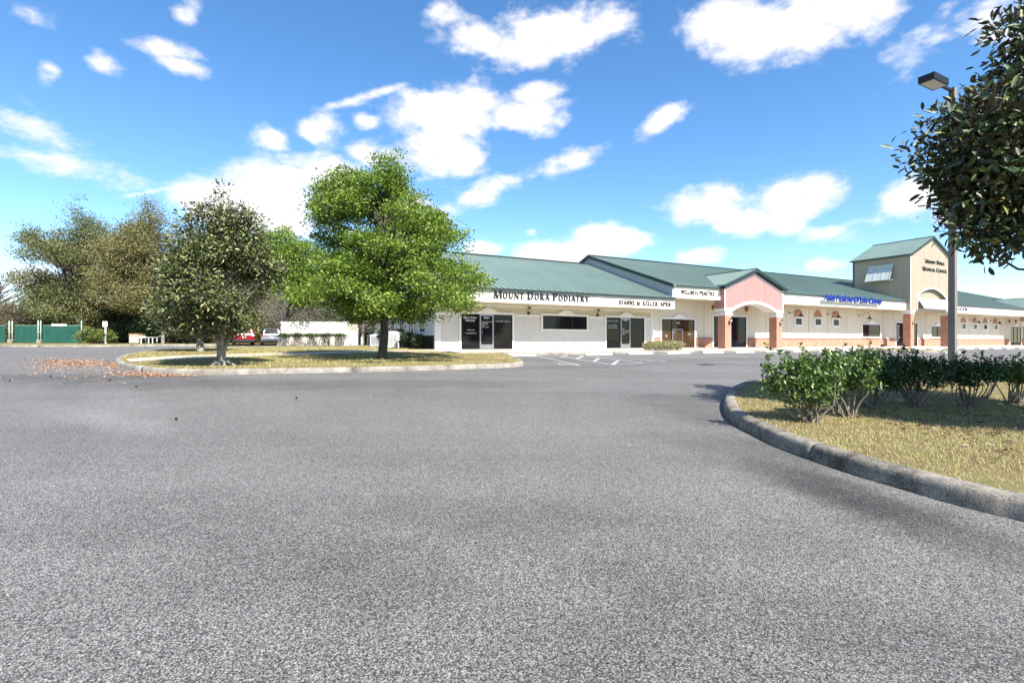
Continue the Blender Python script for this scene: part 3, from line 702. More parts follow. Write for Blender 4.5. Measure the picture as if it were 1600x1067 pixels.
for (a, b) in ((1.9,2.95),(4.3,5.3),(6.55,7.55),(8.95,9.95),(11.35,12.35)):
    fr = MB(); x = -5.03; fr.box(x,-4.96,a-.14,a,.98,2.3); fr.box(x,-4.96,b,b+.14,.98,2.3); fr.box(x,-4.96,a,b,2.16,2.3); fr.box(x,-4.96,a,b,.98,1.06)
    wn = fr.build('window', WHITE, b1); MB().box(-4.99,-4.96,a,b,1.06,2.16).build('pane', GLASS, wn)
    MB().box(-5.005,-4.985,(a+b)/2-.06,(a+b)/2+.06,1.06,2.16).build('blind', pm('grey_blind', (.3,.28,.26), .8) if 'grey_blind' not in bpy.data.materials else bpy.data.materials['grey_blind'], wn)
sf = storefront(b1, -3.43, .0, 0, 2.11, (-2.26,-1.27), (-2.23,-1.29,2.11), cap=-1.67)
ft = MB(); letters(ft, 'Mount Dora', -3.28, -2.42, 1.83, .095, 1.3, -.035, .006); letters(ft, 'Podiatry', -3.16, -2.52, 1.66, .095, 1.3, -.035, .006); ft.build('lettering', WLET, sf)
ftext('lettering', '3651', WLET, sf, -1.98, -1.6, 1.83, .14, -.07, .002)
for (a, b, z) in ((-2.1,-1.45,1.68),(-1.85,-1.68,1.6),(-2.0,-1.5,1.52),(-1.98,-1.55,1.44),(-1.95,-1.6,1.36)): pass
ftext('lettering', 'HOURS BY APPOINTMENT\nMON - THURS\n8:00 AM - 5:00 PM\nFRIDAY\n8:00 AM - 12:00 PM', WLET, sf, -2.1, -1.42, 1.3, .38, -.07, .002)
ftext('lettering', 'PODIATRIC CARE, P.A.', WLET, sf, -1.15, -.12, 1.66, .07, -.04, .002)
ftext('lettering', 'PLEASE CALL', WLET, sf, -3.05, -2.55, 1.11, .06, -.04, .002)
ftext('lettering', 'WWW.MOUNTDORAPODIATRY', WLET, sf, -3.15, -2.45, .92, .06, -.04, .002)
storefront(b1, 2.22, 5.69, 1.26, 2.13, (3.42,4.5), cap=4.02)
sf = storefront(b1, 7.34, 10.76, 0, 2.13, (8.56,9.5), (8.59,9.47,2.11), cap=9.12)
ftext('lettering', '3641', WLET, sf, 8.83, 9.22, 1.9, .13, -.07, .002)
ftext('lettering', 'JOANNE M. KELLER, APRN', WLET, sf, 7.42, 8.4, 1.84, .07, -.04, .002)
ftext('lettering', 'BY APPOINTMENT', WLET, sf, 7.5, 8.3, 1.53, .06, -.04, .002); ftext('lettering', 'WALK IN CARE', WLET, sf, 7.5, 8.28, 1.38, .06, -.04, .002)
ftext('lettering', 'MON\nTUE - WED - THU\n9:00 AM - 5:00 PM\nFRIDAY', WLET, sf, 8.75, 9.3, .95, .42, -.07, .002)
for t in (1.17, 6.6): lantern(b1, t, 2.4, -.0)
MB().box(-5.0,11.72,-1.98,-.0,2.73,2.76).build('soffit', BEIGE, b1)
MB().box(-5.0,11.42,-.09,.0,2.56,2.725).build('frieze_board', FASC, b1)
MB().box(-5.6,11.72,-2.06,-1.985,2.70,3.50).build('fascia', FASC, b1)
rf = MB(); rb = MB(); roof_slopes(rf, rb, -5.75, 11.46, -2.16, 3.53, YR, 7.10, YB)
ro = rf.build('roof', ROOFM, b1); rb.build('roof_rib', ROOFM, ro)
MB().box(-5.7,11.72,-2.19,-2.165,3.36,3.50).build('gutter', ROOFD, b1)
rc = MB()
for i in range(43): rc.box(-5.7+i*.4, -5.5+i*.4, YR-.2, YR+.2, 7.06, 7.13)
rc.box(-5.75,11.4,YR-.16,YR+.16,7.131,7.16); rc.build('ridge_cap', ROOFD, b1)
mb = MB(); letters(mb, 'Mount Dora Podiatry', -2.3, 4.4, 2.93, .36, 1.36, -2.065, .05); mb.build('lettering', BLACKP, b1)
mb = MB(); letters(mb, 'JOANNE M. KELLER, APRN', 6.72, 11.34, 2.88, .27, 1, -2.065, .04); mb.build('lettering', BROWNP, b1)

# ---- main row: medical center
b2 = thing('medical_center_building', 'long cream medical center with brick base, salmon arched portico, tan clock-less tower and green metal roof', 'building', BL, RZ)
b2['label'] = 'long cream medical center with brick base, salmon arched portico and tan gabled tower'
MB().box(11.62, 90, 0, 15.46, -.35, 3.52).build('wall', CREAM, b2)
jm = MB()
for t in (16.9, 20.7, 24.2, 27.0, 30.1, 33.0, 36.0, 42.3, 44.1, 50.9, 53.9, 57.2, 60.8, 63.6, 66.5, 69.4, 71.0): jm.box(t-.012, t+.012, -.006, 0, .75, 3.5)
jm.build('wall_joint', SEAM2, b2)
bw = MB(); bc = MB()
for (a, b) in ((11.64,12.29),(16.0,17.7),(21.94,44.5),(49.1,71.5),(75.6,90)):
    bw.box(a, b, -.10, 0, -.35, .68); bc.box(a-.005, b+.005, -.13, 0, .682, .75)
bw.build('brick_base', BRICK, b2); bc.build('brick_coping', BRICKD, b2)
sf = storefront(b2, 12.44, 15.81, 0, 2.12, (13.45,14.62), (13.48,14.59,1.4), glass=GLASSB, cap=14.21)
ftext('lettering', '3631', WLET, sf, 13.9, 14.25, 1.78, .14, -.07, .002); ftext('lettering', 'PUSH', WLET, sf, 13.9, 14.3, .38, .06, -.07, .002); ftext('lettering', 'O', WLET, sf, 12.85, 13.0, .8, .14, -.04, .002); ftext('lettering', 'CLOSED', WLET, sf, 15.1, 15.4, .98, .06, -.04, .002)
storefront(b2, 17.9, 21.7, 0, 2.45, (19.1,20.5), glass=GLASSN, cap=19.8)
for tc_ in (25.85, 28.62, 31.45, 34.22, 59.37, 62.22, 64.95, 67.73):
    a, b = tc_-.43, tc_+.43; fr = MB(); fr.box(a-.16,a,-.08,0,1.80,2.66); fr.box(b,b+.16,-.08,0,1.80,2.66); fr.box(a,b,-.08,0,2.5,2.66); fr.box(a,b,-.08,0,1.80,1.96)
    wn = fr.build('window', WHITE, b2); MB().box(a,b,-.02,0,1.96,2.5).build('pane', GLASS, wn)
    ap = [(tc_-.57, 2.665), (tc_+.57, 2.665)]+[(tc_+.57*math.cos(R(k)), 2.665+.62*math.sin(R(k))) for k in range(10, 180, 10)]
    MB().prism(ap, -.05, 0, 'y').build('brick_arch', BRICK, wn)
storefront(b2, 38.6, 41.65, .94, 2.12, (), cap=40.14, sills=(1.3,)); storefront(b2, 51.85, 54.85, .94, 2.12, (53.3,), cap=53.35)
sf = storefront(b2, 44.7, 48.9, 0, 2.38, (46.2,47.4), cap=False)
ftext('lettering', 'OPEN\nMON\nTUES\nWED\nTHURS\nFRI', WLET, sf, 44.85, 45.5, .45, 1.7, -.04, .002)
storefront(b2, 71.86, 75.2, 0, 2.36, (73.0,74.1), cap=73.6)
for t in (27.3, 32.88, 37.95, 60.92, 66.4): gooseneck(b2, t, 2.98)
for (t, h) in ((17.93,3.13),(21.78,3.12),(71.75,3.02),(73.63,3.04)):
    MB().tube([(t,-.0,h),(t,-.06,h)], .21, 20).tube([(t,-.06,h),(t,-.09,h)], .13, 16).build('medallion', PLAQ, b2)
# roof
rf = MB(); rb = MB(); roof_slopes(rf, rb, 11.48, 87.8, -2.16, 4.42, YR, 7.86, YB, hipr=9.8)
ro = rf.build('roof', ROOFM, b2); rb.build('roof_rib', ROOFM, ro)
rc = MB()
for i in range(165): rc.box(11.5+i*.4, 11.7+i*.4, YR-.2, YR+.2, 7.82, 7.89)
rc.box(11.48,78,YR-.16,YR+.16,7.892,7.92); rc.build('ridge_cap', ROOFD, b2)
MB().prism([(-1.98,3.5),(-1.98,4.30),(YR,7.70),(15.4,4.95),(15.4,3.5)], 11.56, 11.8, 'x').build('gable_wall', pm('sky_shaded_gable_siding', (.40,.42,.43), .7, var=.06, scale=3), b2)  # cream siding in shade; the blue-grey of the skylight is put into its colour
sl = (7.86-4.42)/(YR+2.16)
rk = MB(); rk.prism([(-2.2,4.42-.2),(-2.2,4.42+.03),(YR,7.89),(YR+9.9,7.89-9.9*sl),(YR+9.9,7.66-9.9*sl),(YR,7.64)], 11.40, 11.475, 'x'); rk.build('rake_trim', ROOFD, b2)
def fasc(a, b, m): MB().box(a, b, -2.06, -1.985, 3.5, 4.39).build('fascia', m, b2); MB().box(a, b, -2.19, -2.165, 4.30, 4.40).build('gutter', ROOFD, b2)
fasc(11.75, 16.28, FASC); fasc(23.02, 42.28, FASC); fasc(50.6, 70.2, FASC_PINK)
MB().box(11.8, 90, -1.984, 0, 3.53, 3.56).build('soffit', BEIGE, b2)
MB().box(11.71,11.75,-2.06,.0,3.5,4.3).build('fascia_return', FASC, b2)
mb = MB(); letters(mb, 'WELLNESS PRACTICE', 12.3, 15.7, 3.80, .27, 1, -2.065, .04); mb.build('lettering', BROWNP, b2)
sgn = MB().box(28.4, 37.2, -2.3, -2.065, 3.86, 3.98).build('sign_raceway', pm('raceway_metal', (.5,.5,.5), .5), b2)
ftext('lettering', 'Adult Medicine Of Lake County', BLUEP, sgn, 28.5, 37.4, 3.76, .70, -2.36, .05, shear=.35, off=.0, sp=.95)
mb = MB(); letters(mb, 'OB/GYN', 51.6, 54.95, 3.77, .33, 1, -2.065, .04); mb.build('lettering', NAVYP, b2)

def portico(par, c, nm):
    a, b = c-3.35, c+3.35
    z0, zs, zp = 2.76, 4.33, 5.62
    arc = arcpts(a+.95, b-.95, z0+.05, .56, 20)
    front = [(a, z0+.12), (a, zs), (c, zp), (b, zs), (b, z0+.12)]+[(b-.95, z0+.12)]+[q for q in arc[::-1] if q[1] > z0+.121]+[(a+.95, z0+.12)]
    g = MB(); g.prism(front, -2.4, -2.2, 'y')
    g.box(a, a+.2, -2.2, -1.5, z0+.12, zs); g.box(b-.2, b, -2.2, -1.5, z0+.12, zs)
    gw = g.build('portico', RED, par)
    tr = MB()
    ring = [(p[0], p[1]) for p in arcpts(a+.95, b-.95, z0, .56, 20)]; ring2 = [(p[0], p[1]) for p in arcpts(a+.80, b-.80, z0+.13, .62, 20)]
    for i in range(20): tr.prism([ring[i], ring[i+1], ring2[i+1], ring2[i]], -2.45, -1.5, 'y')
    for (u, v) in ((a-.04, a+.95), (b-.95, b+.04)): tr.box(u, v, -2.45, -1.46, z0-.01, z0+.13)
    tr.box(a-.001, a+.09, -2.425, -2.401, z0+.131, zs); tr.box(b-.09, b+.001, -2.425, -2.401, z0+.131, zs)
    for sg, e in ((1, a), (-1, b)):
        tr.prism([(e, zs-.0), (c, zp-.0), (c, zp-.1), (e+sg*.09, zs-.07)], -2.424, -2.401, 'y')
    tr.build('arch_trim', WHITE, gw)
    jt = MB()
    for u in (c-1.1, c+1.1): jt.box(u-.015, u+.015, -2.406, -2.4, 3.5, 5.1)
    jt.build('panel_joint', SEAM, gw)
    for (u, s) in ((a+.10, 1), (b-.75, -1)):
        cl_ = MB().box(u, u+.65, -2.38, -1.73, -.22, 2.36).build('column', BRICK, gw)
        cp = MB(); cp.box(u-.03,u+.68,-2.41,-1.70,2.362,2.46); cp.box(u-.06,u+.71,-2.44,-1.67,2.461,2.56); cp.box(u-.0,u+.65,-2.38,-1.73,2.561,2.66); cp.box(u-.08,u+.73,-2.446,-1.6,2.661,2.748); cp.build('capital', WHITE, gw)
        lantern(gw, u+.42, 1.95, -2.38)
    # gabled roof running back into the main slope
    hr = 5.98; sp_ = .392; yv = 2.6
    r = MB(); rr = MB()
    def zmain(y): return 4.42+(y+2.16)*sl
    for sg in (-1, 1):
        e = 3.55; ze = hr-e*sp_*1.0-.0
        # valley: where portico slope meets main slope
        yvr = (hr-4.42)/sl-2.16; yve = (ze-4.42)/sl-2.16
        A = (c, -2.62, hr); B = (c+sg*e, -2.62, ze); D = (c, yvr, hr); C_ = (c+sg*e, max(yve, -2.16), ze)
        r.quad(A, B, C_, D); r.quad(*[(q[0], q[1], q[2]-.1) for q in (D, C_, B, A)]); r.quad(A, B, (B[0],B[1],B[2]-.1), (A[0],A[1],A[2]-.1)); r.quad(B, C_, (C_[0],C_[1],C_[2]-.1), (B[0],B[1],B[2]-.1))
        y = -2.5
        while y < yvr-.2:
            fr_ = 1.0 if y < C_[1] else max(0, (yvr-y)/(yvr-C_[1]))
            x1 = c+sg*e*fr_; z1 = hr-e*fr_*sp_
            rr.v += [(c,y-.02,hr),(c,y+.02,hr),(c,y+.01,hr+.035),(c,y-.01,hr+.035),(x1,y-.02,z1),(x1,y+.02,z1),(x1,y+.01,z1+.035),(x1,y-.01,z1+.035)]
            j = len(rr.v)-8; rr.f += [(j,j+4,j+7,j+3),(j+3,j+7,j+6,j+2),(j+2,j+6,j+5,j+1),(j+4,j+5,j+6,j+7)]
            y += .4
    ro = r.build('portico_roof', ROOFM, gw); rr.build('portico_roof_rib', ROOFM, gw)
    tk = MB()
    for sg in (-1, 1):
        tk.prism([(c, hr+.02), (c+sg*3.6, hr-3.6*sp_+.02), (c+sg*3.6, hr-3.6*sp_-.17), (c, hr-.22)], -2.66, -2.625, 'y')
        tk.prism([(c, hr-.22), (c+sg*3.5, hr-3.5*sp_-.18), (c+sg*3.5, hr-3.5*sp_-.23), (c, hr-.28)], -2.62, -2.43, 'y')
    tk.box(c-.06, c+.06, -2.6, yvr, hr+.001, hr+.05); tk.build('rake_trim', ROOFD, gw)
    return gw
portico(b2, 19.65, 'a'); portico(b2, 73.6, 'b')
# tower
TA, TB = 42.3, 50.55; TC = (TA+TB)/2
arc = arcpts(43.6, 49.25, 4.87, .85, 20)
fp = [(TA,3.5),(TA,8.85),(TC,10.75),(TB,8.85),(TB,3.5),(49.25,3.5)]+arc[::-1]+[(43.6,3.5)]
tw = MB(); tw.prism(fp, -2.4, -2.1, 'y')
tw.box(TA, TA+.2, -2.1, 2.9, 3.5, 8.85); tw.box(TB-.2, TB, -2.1, 2.9, 3.5, 8.85); tw.prism([(TA,3.6),(TA,8.85),(TC,10.75),(TB,8.85),(TB,3.6)], 2.7, 2.9, 'y')
tw.box(TA+.2, TB-.2, -2.15, -2.02, 3.72, 5.8)
tower = tw.build('tower', TAN, b2)
tr = MB(); ar1 = arcpts(43.6, 49.25, 4.87, .85, 20); ar2 = arcpts(43.45, 49.4, 4.87, 1.0, 20)
for i in range(20): tr.prism([ar1[i], ar1[i+1], ar2[i+1], ar2[i]], -2.46, -2.15, 'y')
tr.box(43.45,43.6,-2.46,-2.15,3.6,4.87); tr.box(49.25,49.4,-2.46,-2.15,3.6,4.87); tr.box(43.6,49.25,-2.3,-2.02,3.6,3.72)
tr.box(TA-.001,TA+.12,-2.43,-2.401,3.6,8.85); tr.box(TB-.12,TB+.001,-2.43,-2.401,3.6,8.85)
for (e, sg) in ((TA, 1), (TB, -1)): tr.prism([(e, 8.851), (TC, 10.751), (TC, 10.63), (e+sg*.12, 8.78)], -2.429, -2.401, 'y')
tr.build('arch_trim', WHITE, tower)
jt = MB()
for u in (44.9, 46.42, 47.9): jt.box(u-.015, u+.015, -2.406, -2.4, 6.0, 9.4)
jt.build('panel_joint', SEAM2, tower)
for u in (TA+.1, TB-.75):
    MB().box(u, u+.65, -2.38, -1.73, -.22, 3.13).build('column', BRICK, tower)
    cp = MB(); cp.box(u-.03,u+.68,-2.41,-1.7,3.132,3.22); cp.box(u-.0,u+.65,-2.38,-1.73,3.221,3.32); cp.box(u-.07,u+.72,-2.45,-1.62,3.321,3.498); cp.build('capital', WHITE, tower)
lantern(tower, TA+.5, 2.35, -2.38); lantern(tower, TB-.4, 2.35, -2.38)
r = MB(); rr = MB(); hr = 10.98; sp_ = .475
for sg in (-1, 1):
    e = 4.35; ze = hr-e*sp_
    r.prism([(TC,hr),(TC+sg*e,ze),(TC+sg*e,ze-.1),(TC,hr-.1)], -2.6, 3.05, 'y')
    y = -2.5
    while y < 3.0:
        rr.v += [(TC,y-.02,hr),(TC,y+.02,hr),(TC,y+.01,hr+.035),(TC,y-.01,hr+.035),(TC+sg*e,y-.02,ze),(TC+sg*e,y+.02,ze),(TC+sg*e,y+.01,ze+.035),(TC+sg*e,y-.01,ze+.035)]
        j = len(rr.v)-8; rr.f += [(j,j+4,j+7,j+3),(j+3,j+7,j+6,j+2),(j+2,j+6,j+5,j+1),(j+4,j+5,j+6,j+7)]; y += .4
r.build('tower_roof', ROOFM, tower); rr.build('tower_roof_rib', ROOFM, tower)
tk = MB()
for sg in (-1, 1): tk.prism([(TC,hr+.02),(TC+sg*4.4,hr-4.4*sp_+.02),(TC+sg*4.4,hr-4.4*sp_-.15),(TC,hr-.18)], -2.64, -2.605, 'y'); tk.prism([(TC+sg*4.352,hr-4.35*sp_-.0),(TC+sg*4.40,hr-4.35*sp_-.0),(TC+sg*4.40,hr-4.35*sp_-.13),(TC+sg*4.352,hr-4.35*sp_-.13)], -2.6, 3.05, 'y')
tk.box(TC-.07,TC+.07,-2.6,3.05,hr+.001,hr+.05); tk.build('rake_trim', ROOFD, tower)
aw = MB(); top, bot, pr = 4.72, 3.72, .5
aw.prism([(-2.47, top), (-2.47-pr, bot), (-2.47-pr, bot-.05), (-2.45, top-.06)], 43.62, 49.2, 'x')
for i in range(19): x = 43.65+i*.305; aw.prism([(-2.47, top+.03), (-2.47-pr-.03, bot+.0), (-2.47-pr, bot), (-2.47, top)], x, x+.05, 'x')
for x in (45.0, 46.5, 48.0): aw.tube([(x,-2.47-pr+.05,bot-.02),(x,-2.4,3.45)], .02, 5)
aw.build('awning', AWN, tower)
sh = MB(); x = TA-.02                                   # slatted shade shutter on the tower's left face
for (y0, y1) in ((-.95,-.2),(-.2,.55),(.55,1.3)):
    P = [(x-.05, y0+.02, 8.05), (x-.05, y1-.02, 8.05), (x-.75, y1-.02, 6.55), (x-.75, y0+.02, 6.55)]
    sh.quad(*P); sh.quad(*[(q[0]+.04, q[1], q[2]-.02) for q in P[::-1]])
    for q0, q1 in zip(P, P[1:]+P[:1]): sh.tube([q0, q1], .035, 4)
sh.tube([(TA,-.97,6.6),(x-.75,-.97,6.5)], .02, 4); sh.tube([(TA,1.3,6.6),(x-.75,1.3,6.5)], .02, 4); sh.box(TA-.1,TA-.001,-1.0,1.35,8.02,8.15)
sh.build('shutter', AWNG, tower)
mb = MB(); letters(mb, 'Mount Dora', 45.1, 48.95, 8.27, .27, 1.35, -2.402, .05); letters(mb, 'Medical Center', 44.55, 49.45, 7.5, .27, 1.35, -2.402, .05); mb.build('lettering', BLACKP, tower)

# ------------------------------------------------------------------ vegetation helpers
def npmesh(name, V, F, m):
    me = bpy.data.meshes.new(name); k = F.shape[1]
    me.vertices.add(len(V)); me.vertices.foreach_set('co', V.astype(np.float32).ravel())
    me.loops.add(F.size); me.loops.foreach_set('vertex_index', F.astype(np.int32).ravel())
    me.polygons.add(len(F)); me.polygons.foreach_set('loop_start', np.arange(0, F.size, k, dtype=np.int32))
    me.update(calc_edges=True); me.materials.append(m); return me
def unit(a): return a/np.maximum(np.linalg.norm(a, axis=1, keepdims=True), 1e-9)
def leafmesh(name, P, D, rng, ln, wd, m, six=False, up=.4, var=.35, N0=None):
    """P base points, D pointing directions"""
    n = len(P); D = unit(D); nr = unit(rng.normal(size=(n, 3))+np.array([0, 0, up*2.5])) if N0 is None else unit(unit(N0)*1.3+rng.normal(size=(n, 3))*.55+np.array([0, 0, .5])); S = unit(np.cross(D, nr)); Nn = np.cross(S, D)
    l = (ln*(1+var*rng.uniform(-1, 1, n)))[:, None]; w = l*wd/ln
    if six:
        V = np.stack([P, P+D*l*.35+S*w*.42+Nn*l*.05, P+D*l*.75+S*w*.36+Nn*l*.02, P+D*l-Nn*l*.08, P+D*l*.75-S*w*.36+Nn*l*.02, P+D*l*.35-S*w*.42+Nn*l*.05], 1).reshape(-1, 3)
        b = np.arange(n)[:, None]*6; F = np.concatenate([b+np.array([[0,1,2,3]]), b+np.array([[0,3,4,5]])], 0)
    else:
        V = np.stack([P, P+D*l*.5+S*w*.5, P+D*l, P+D*l*.5-S*w*.5], 1).reshape(-1, 3)
        F = np.arange(n)[:, None]*4+np.array([[0,1,2,3]])
    return npmesh(name, V, F, m)
def lobepts(rng, lobes, n, shell=.45, cut=None):
    vol = np.array([l[3]*l[4]*l[5] for l in lobes]); k = rng.choice(len(lobes), n, p=vol/vol.sum())
    A = np.array(lobes); u = unit(rng.normal(size=(n, 3))); r = rng.uniform(shell, 1, n)**.6
    return A[k, :3]+u*r[:, None]*A[k, 3:6]
def hashnoise(P, s, seed):
    r = np.random.default_rng(seed); v = 0
    for i in range(5):
        d_ = r.normal(size=3); d_ /= np.linalg.norm(d_); v = v+np.sin(P@d_*s*r.uniform(.7, 1.6)+r.uniform(0, 6))
    return v/5
def crown_arrays(rng, lobes, nclump, per, spread, flat=.6, shell=.4, gap=-.25, gs=2.0, seed=1, out=.5, cen=None):
    C = lobepts(rng, lobes, nclump, shell); C = C[hashnoise(C, gs, seed) > gap]
    k = np.repeat(np.arange(len(C)), per); off = rng.normal(size=(len(k), 3))*spread*np.array([1, 1, flat])
    sz = rng.uniform(.6, 1.3, len(C))[k][:, None]
    P = C[k]+off*sz; D = unit(off)+rng.normal(size=off.shape)*.5+np.array([0, 0, .15])
    crown_arrays.N0 = off+np.array([0, 0, spread*.4])
    return C, P, D
def limbs(mb, rng, base, trunk_top, r0, C, nb, r1=.3, low=.35, wig=.15, curve=.35):
    """trunk from base to trunk_top, then limbs to a spread of clumps"""
    base = np.array(base, float); top = np.array(trunk_top, float)
    tp = [base+(top-base)*t+rng.normal(size=3)*wig*r0*2*np.array([1, 1, 0])*(0 < t < 1) for t in np.linspace(0, 1, 8)]
    tr = [r0*(1.5 if t == 0 else 1)*(1-.82*t)+.01 for t in np.linspace(0, 1, 8)]
    pts = [tp[0]-np.array([0,0,.15]), tp[0]+np.array([0,0,.12])]+tp[1:]; rad = [r0*1.7, r0*1.15]+tr[1:]
    mb.tube(pts, rad, 10)
    idx = rng.permutation(len(C))[:nb]; seg = []
    for j, i in enumerate(idx):
        c = C[i]; hfrac = np.clip((c[2]-base[2])/(top[2]-base[2])*.75, low, .95)
        f = np.clip(hfrac-rng.uniform(.0, .15), low*.9, .95); s = base+(top-base)*f; ln = np.linalg.norm(c-s)
        mid = s+(c-s)*.5+np.array([0, 0, -curve*.2*ln])+rng.normal(size=3)*.07*ln
        rr = r0*(1-.82*f)*(.55 if j < nb*.35 else .28)
        P = [s, s+(mid-s)*.55, mid, mid+(c-mid)*.5+rng.normal(size=3)*.03*ln, c]
        mb.tube(P, [rr, rr*.8, rr*.55, rr*.32, .006+rr*.08], 6, cap=False)
def make_tree(name, label, cat, loc, lobes, trunk_top, r0, leafm, barkm, nclump, per, spread, ln, wd, seed, nb=60, six=False, group=None, low=.35, curve=.35, **kw):
    rng = np.random.default_rng(seed); t = thing(name, label, cat, loc, 0, group)
    C, P, D = crown_arrays(rng, lobes, nclump, per, spread, seed=seed, **kw)
    mb = MB(); limbs(mb, rng, (0,0,0), trunk_top, r0, C, nb, low=low, curve=curve); tk = mb.build('trunk', barkm, t, smooth=True)
    me = leafmesh('crown', P, D, rng, ln, wd, leafm, six, N0=crown_arrays.N0); o = bpy.data.objects.new('crown', me); col.objects.link(o); o.parent = t
    return t
def pxlobes(base, lb, dr=.9):
    """lobes drawn as photo pixels at the tree's own distance -> metres relative to its base"""
    Y = base.y; out = []
    for q in lb:
        x, y, rx, ry = q[:4]; dy = q[4] if len(q) > 4 else 0
        c = at(x, y, Y+dy)-base; k = (Y+dy)/800; out.append((c.x, c.y, c.z, rx*k, rx*k*dr, ry*k))
    return out

# ---- oak on the lawn island: tiers of flat sprays, each tier as wide as the crown is there
ob = gp(597, 561, .13)
ro_ = random.Random(5); oaklb = [(599,240,7,9),(612,256,9,8),(582,262,9,8),(545,270,12,9),(630,268,9,9),(604,262,14,12)]*2
for (y, x0, x1, k) in ((252,588,612,2),(272,570,632,4),(290,512,640,7),(312,494,655,8),(336,478,700,9),(352,560,728,7),(374,500,728,11),(396,480,722,11),(420,462,742,12),(444,448,766,14),(464,450,772,13),(484,510,690,10)):
    for xx in (x0-3, x1+3, x0+9, x1-9): oaklb.append((xx+ro_.uniform(-5, 5), y+ro_.uniform(-9, 9), ro_.uniform(7, 12), ro_.uniform(6, 10), ro_.uniform(-.6, .6)))
    hw_ = (x1-x0)/2; cx_ = (x0+x1)/2
    for q in range(k):
        a = 6.283*q/k+ro_.uniform(-.3, .3); f = (.82 if q % 3 else .42)*ro_.uniform(.85, 1.05); rx = min(34, hw_*.55)*ro_.uniform(.75, 1.15)
        oaklb.append((cx_+(hw_-rx*.6)*f*1.1*math.cos(a), y+ro_.uniform(-5, 5), rx, rx*ro_.uniform(.30, .5)+3, (hw_-rx*.6)*f*math.sin(a)*ob.y/800 if 0 else (hw_-rx*.6)*f*math.sin(a)*.028))
oak = make_tree('oak_tree', 'bright green leafy oak tree on the lawn island in front of the podiatry office', 'tree', ob,
  pxlobes(ob, oaklb),
  (.15, 0, 7.2), .16, OAKL, BARKD, 1650, 100, .19, .10, .06, 11, nb=170, gap=-.30, gs=1.7, low=.33, curve=.0, flat=.5)
# ---- big magnolia
mbs = gp(346, 571, .13)
magn = make_tree('magnolia_tree', 'dark glossy conical magnolia with forked pale trunk on the left of the lawn island', 'tree', mbs,
  pxlobes(mbs, [(352,298,11,14),(349,318,24,20),(330,340,34,18),(370,345,32,20),(318,372,44,24),(372,378,44,24),(345,395,50,34),(283,415,30,18),(412,418,30,18),(345,425,80,44),(345,470,92,38),(398,450,42,44),(290,455,38,40),(330,503,66,20),(400,492,30,22)]),
  (.1, 0, 5.0), .12, MAGL, BARKL, 2100, 34, .16, .105, .05, 12, nb=70, gap=-.22, gs=2.2, low=.18, six=True, flat=.8, shell=.35)
mb = MB(); 
for (dx, dy, h) in ((.55,.1,1.9),(-.5,.2,1.7),(.3,-.3,2.3),(-.28,-.1,2.4)): mb.tube([(0,0,.35),(dx*.35,dy*.4,.8),(dx*.8,dy,h*.75),(dx*1.2,dy,h)], [.07,.06,.045,.03], 7)
for a in range(0, 360, 60): mb.tube([(.1*math.cos(R(a)),.1*math.sin(R(a)),.16),(.3*math.cos(R(a+15)),.3*math.sin(R(a+15)),.03),(.5*math.cos(R(a+10)),.5*math.sin(R(a+10)),-.05)], [.07,.05,.015], 6)
mb.build('limb', BARKL, magn, smooth=True)
sb_ = gp(313, 549, .13)
mag2 = make_tree('magnolia_tree', 'smaller magnolia standing behind the big conical one, its crown merging to the left', 'tree', sb_,
  pxlobes(sb_, [(302,440,30,34),(285,475,40,34),(300,490,50,30),(262,500,28,16),(325,450,40,50)]), (0,0,4.0), .15, MAGL, BARKL, 650, 32, .24, .15, .07, 13, nb=40, gap=-.5, low=.2, six=True, flat=.8)
# ---- near magnolia at the right edge of the frame
nb_ = Vector((9.9, 6.9, gz(9.9, 6.9)+.14))
def nl(x, y, Y, rx, ry, rd): 
    c = at(x, y, Y)-nb_; return (c.x, c.y, c.z, rx*Y/800, rd, ry*Y/800)
near = make_tree('magnolia_tree', 'dark glossy magnolia leaning into the top right corner beside the light pole', 'tree', nb_,
  [nl(1505,218,7.4,52,64,.8), nl(1570,190,7.6,62,72,1.0), nl(1540,290,7.5,66,62,.9), nl(1600,320,7.6,80,75,1.0), nl(1660,215,8.0,110,120,1.5), nl(1760,300,8.2,120,110,1.3), nl(1605,40,8.0,50,52,.6), nl(1640,120,8.0,80,70,1.0), nl(1560,372,7.3,45,26,.5), nl(1515,340,7.2,36,24,.4)]+[(x-9.9,y-6.9,z,rx,rx,rz) for x,y,z,rx,rz in ((8.6,4.9,4.3,1.3,.9),(9.6,3.6,4.3,1.2,.8))],
  (-.3, 0, 5.6), .15, MAGN, BARKD, 1900, 26, .12, .14, .058, 14, nb=260, six=True, gap=-.6, low=.25, flat=.9, shell=.2)

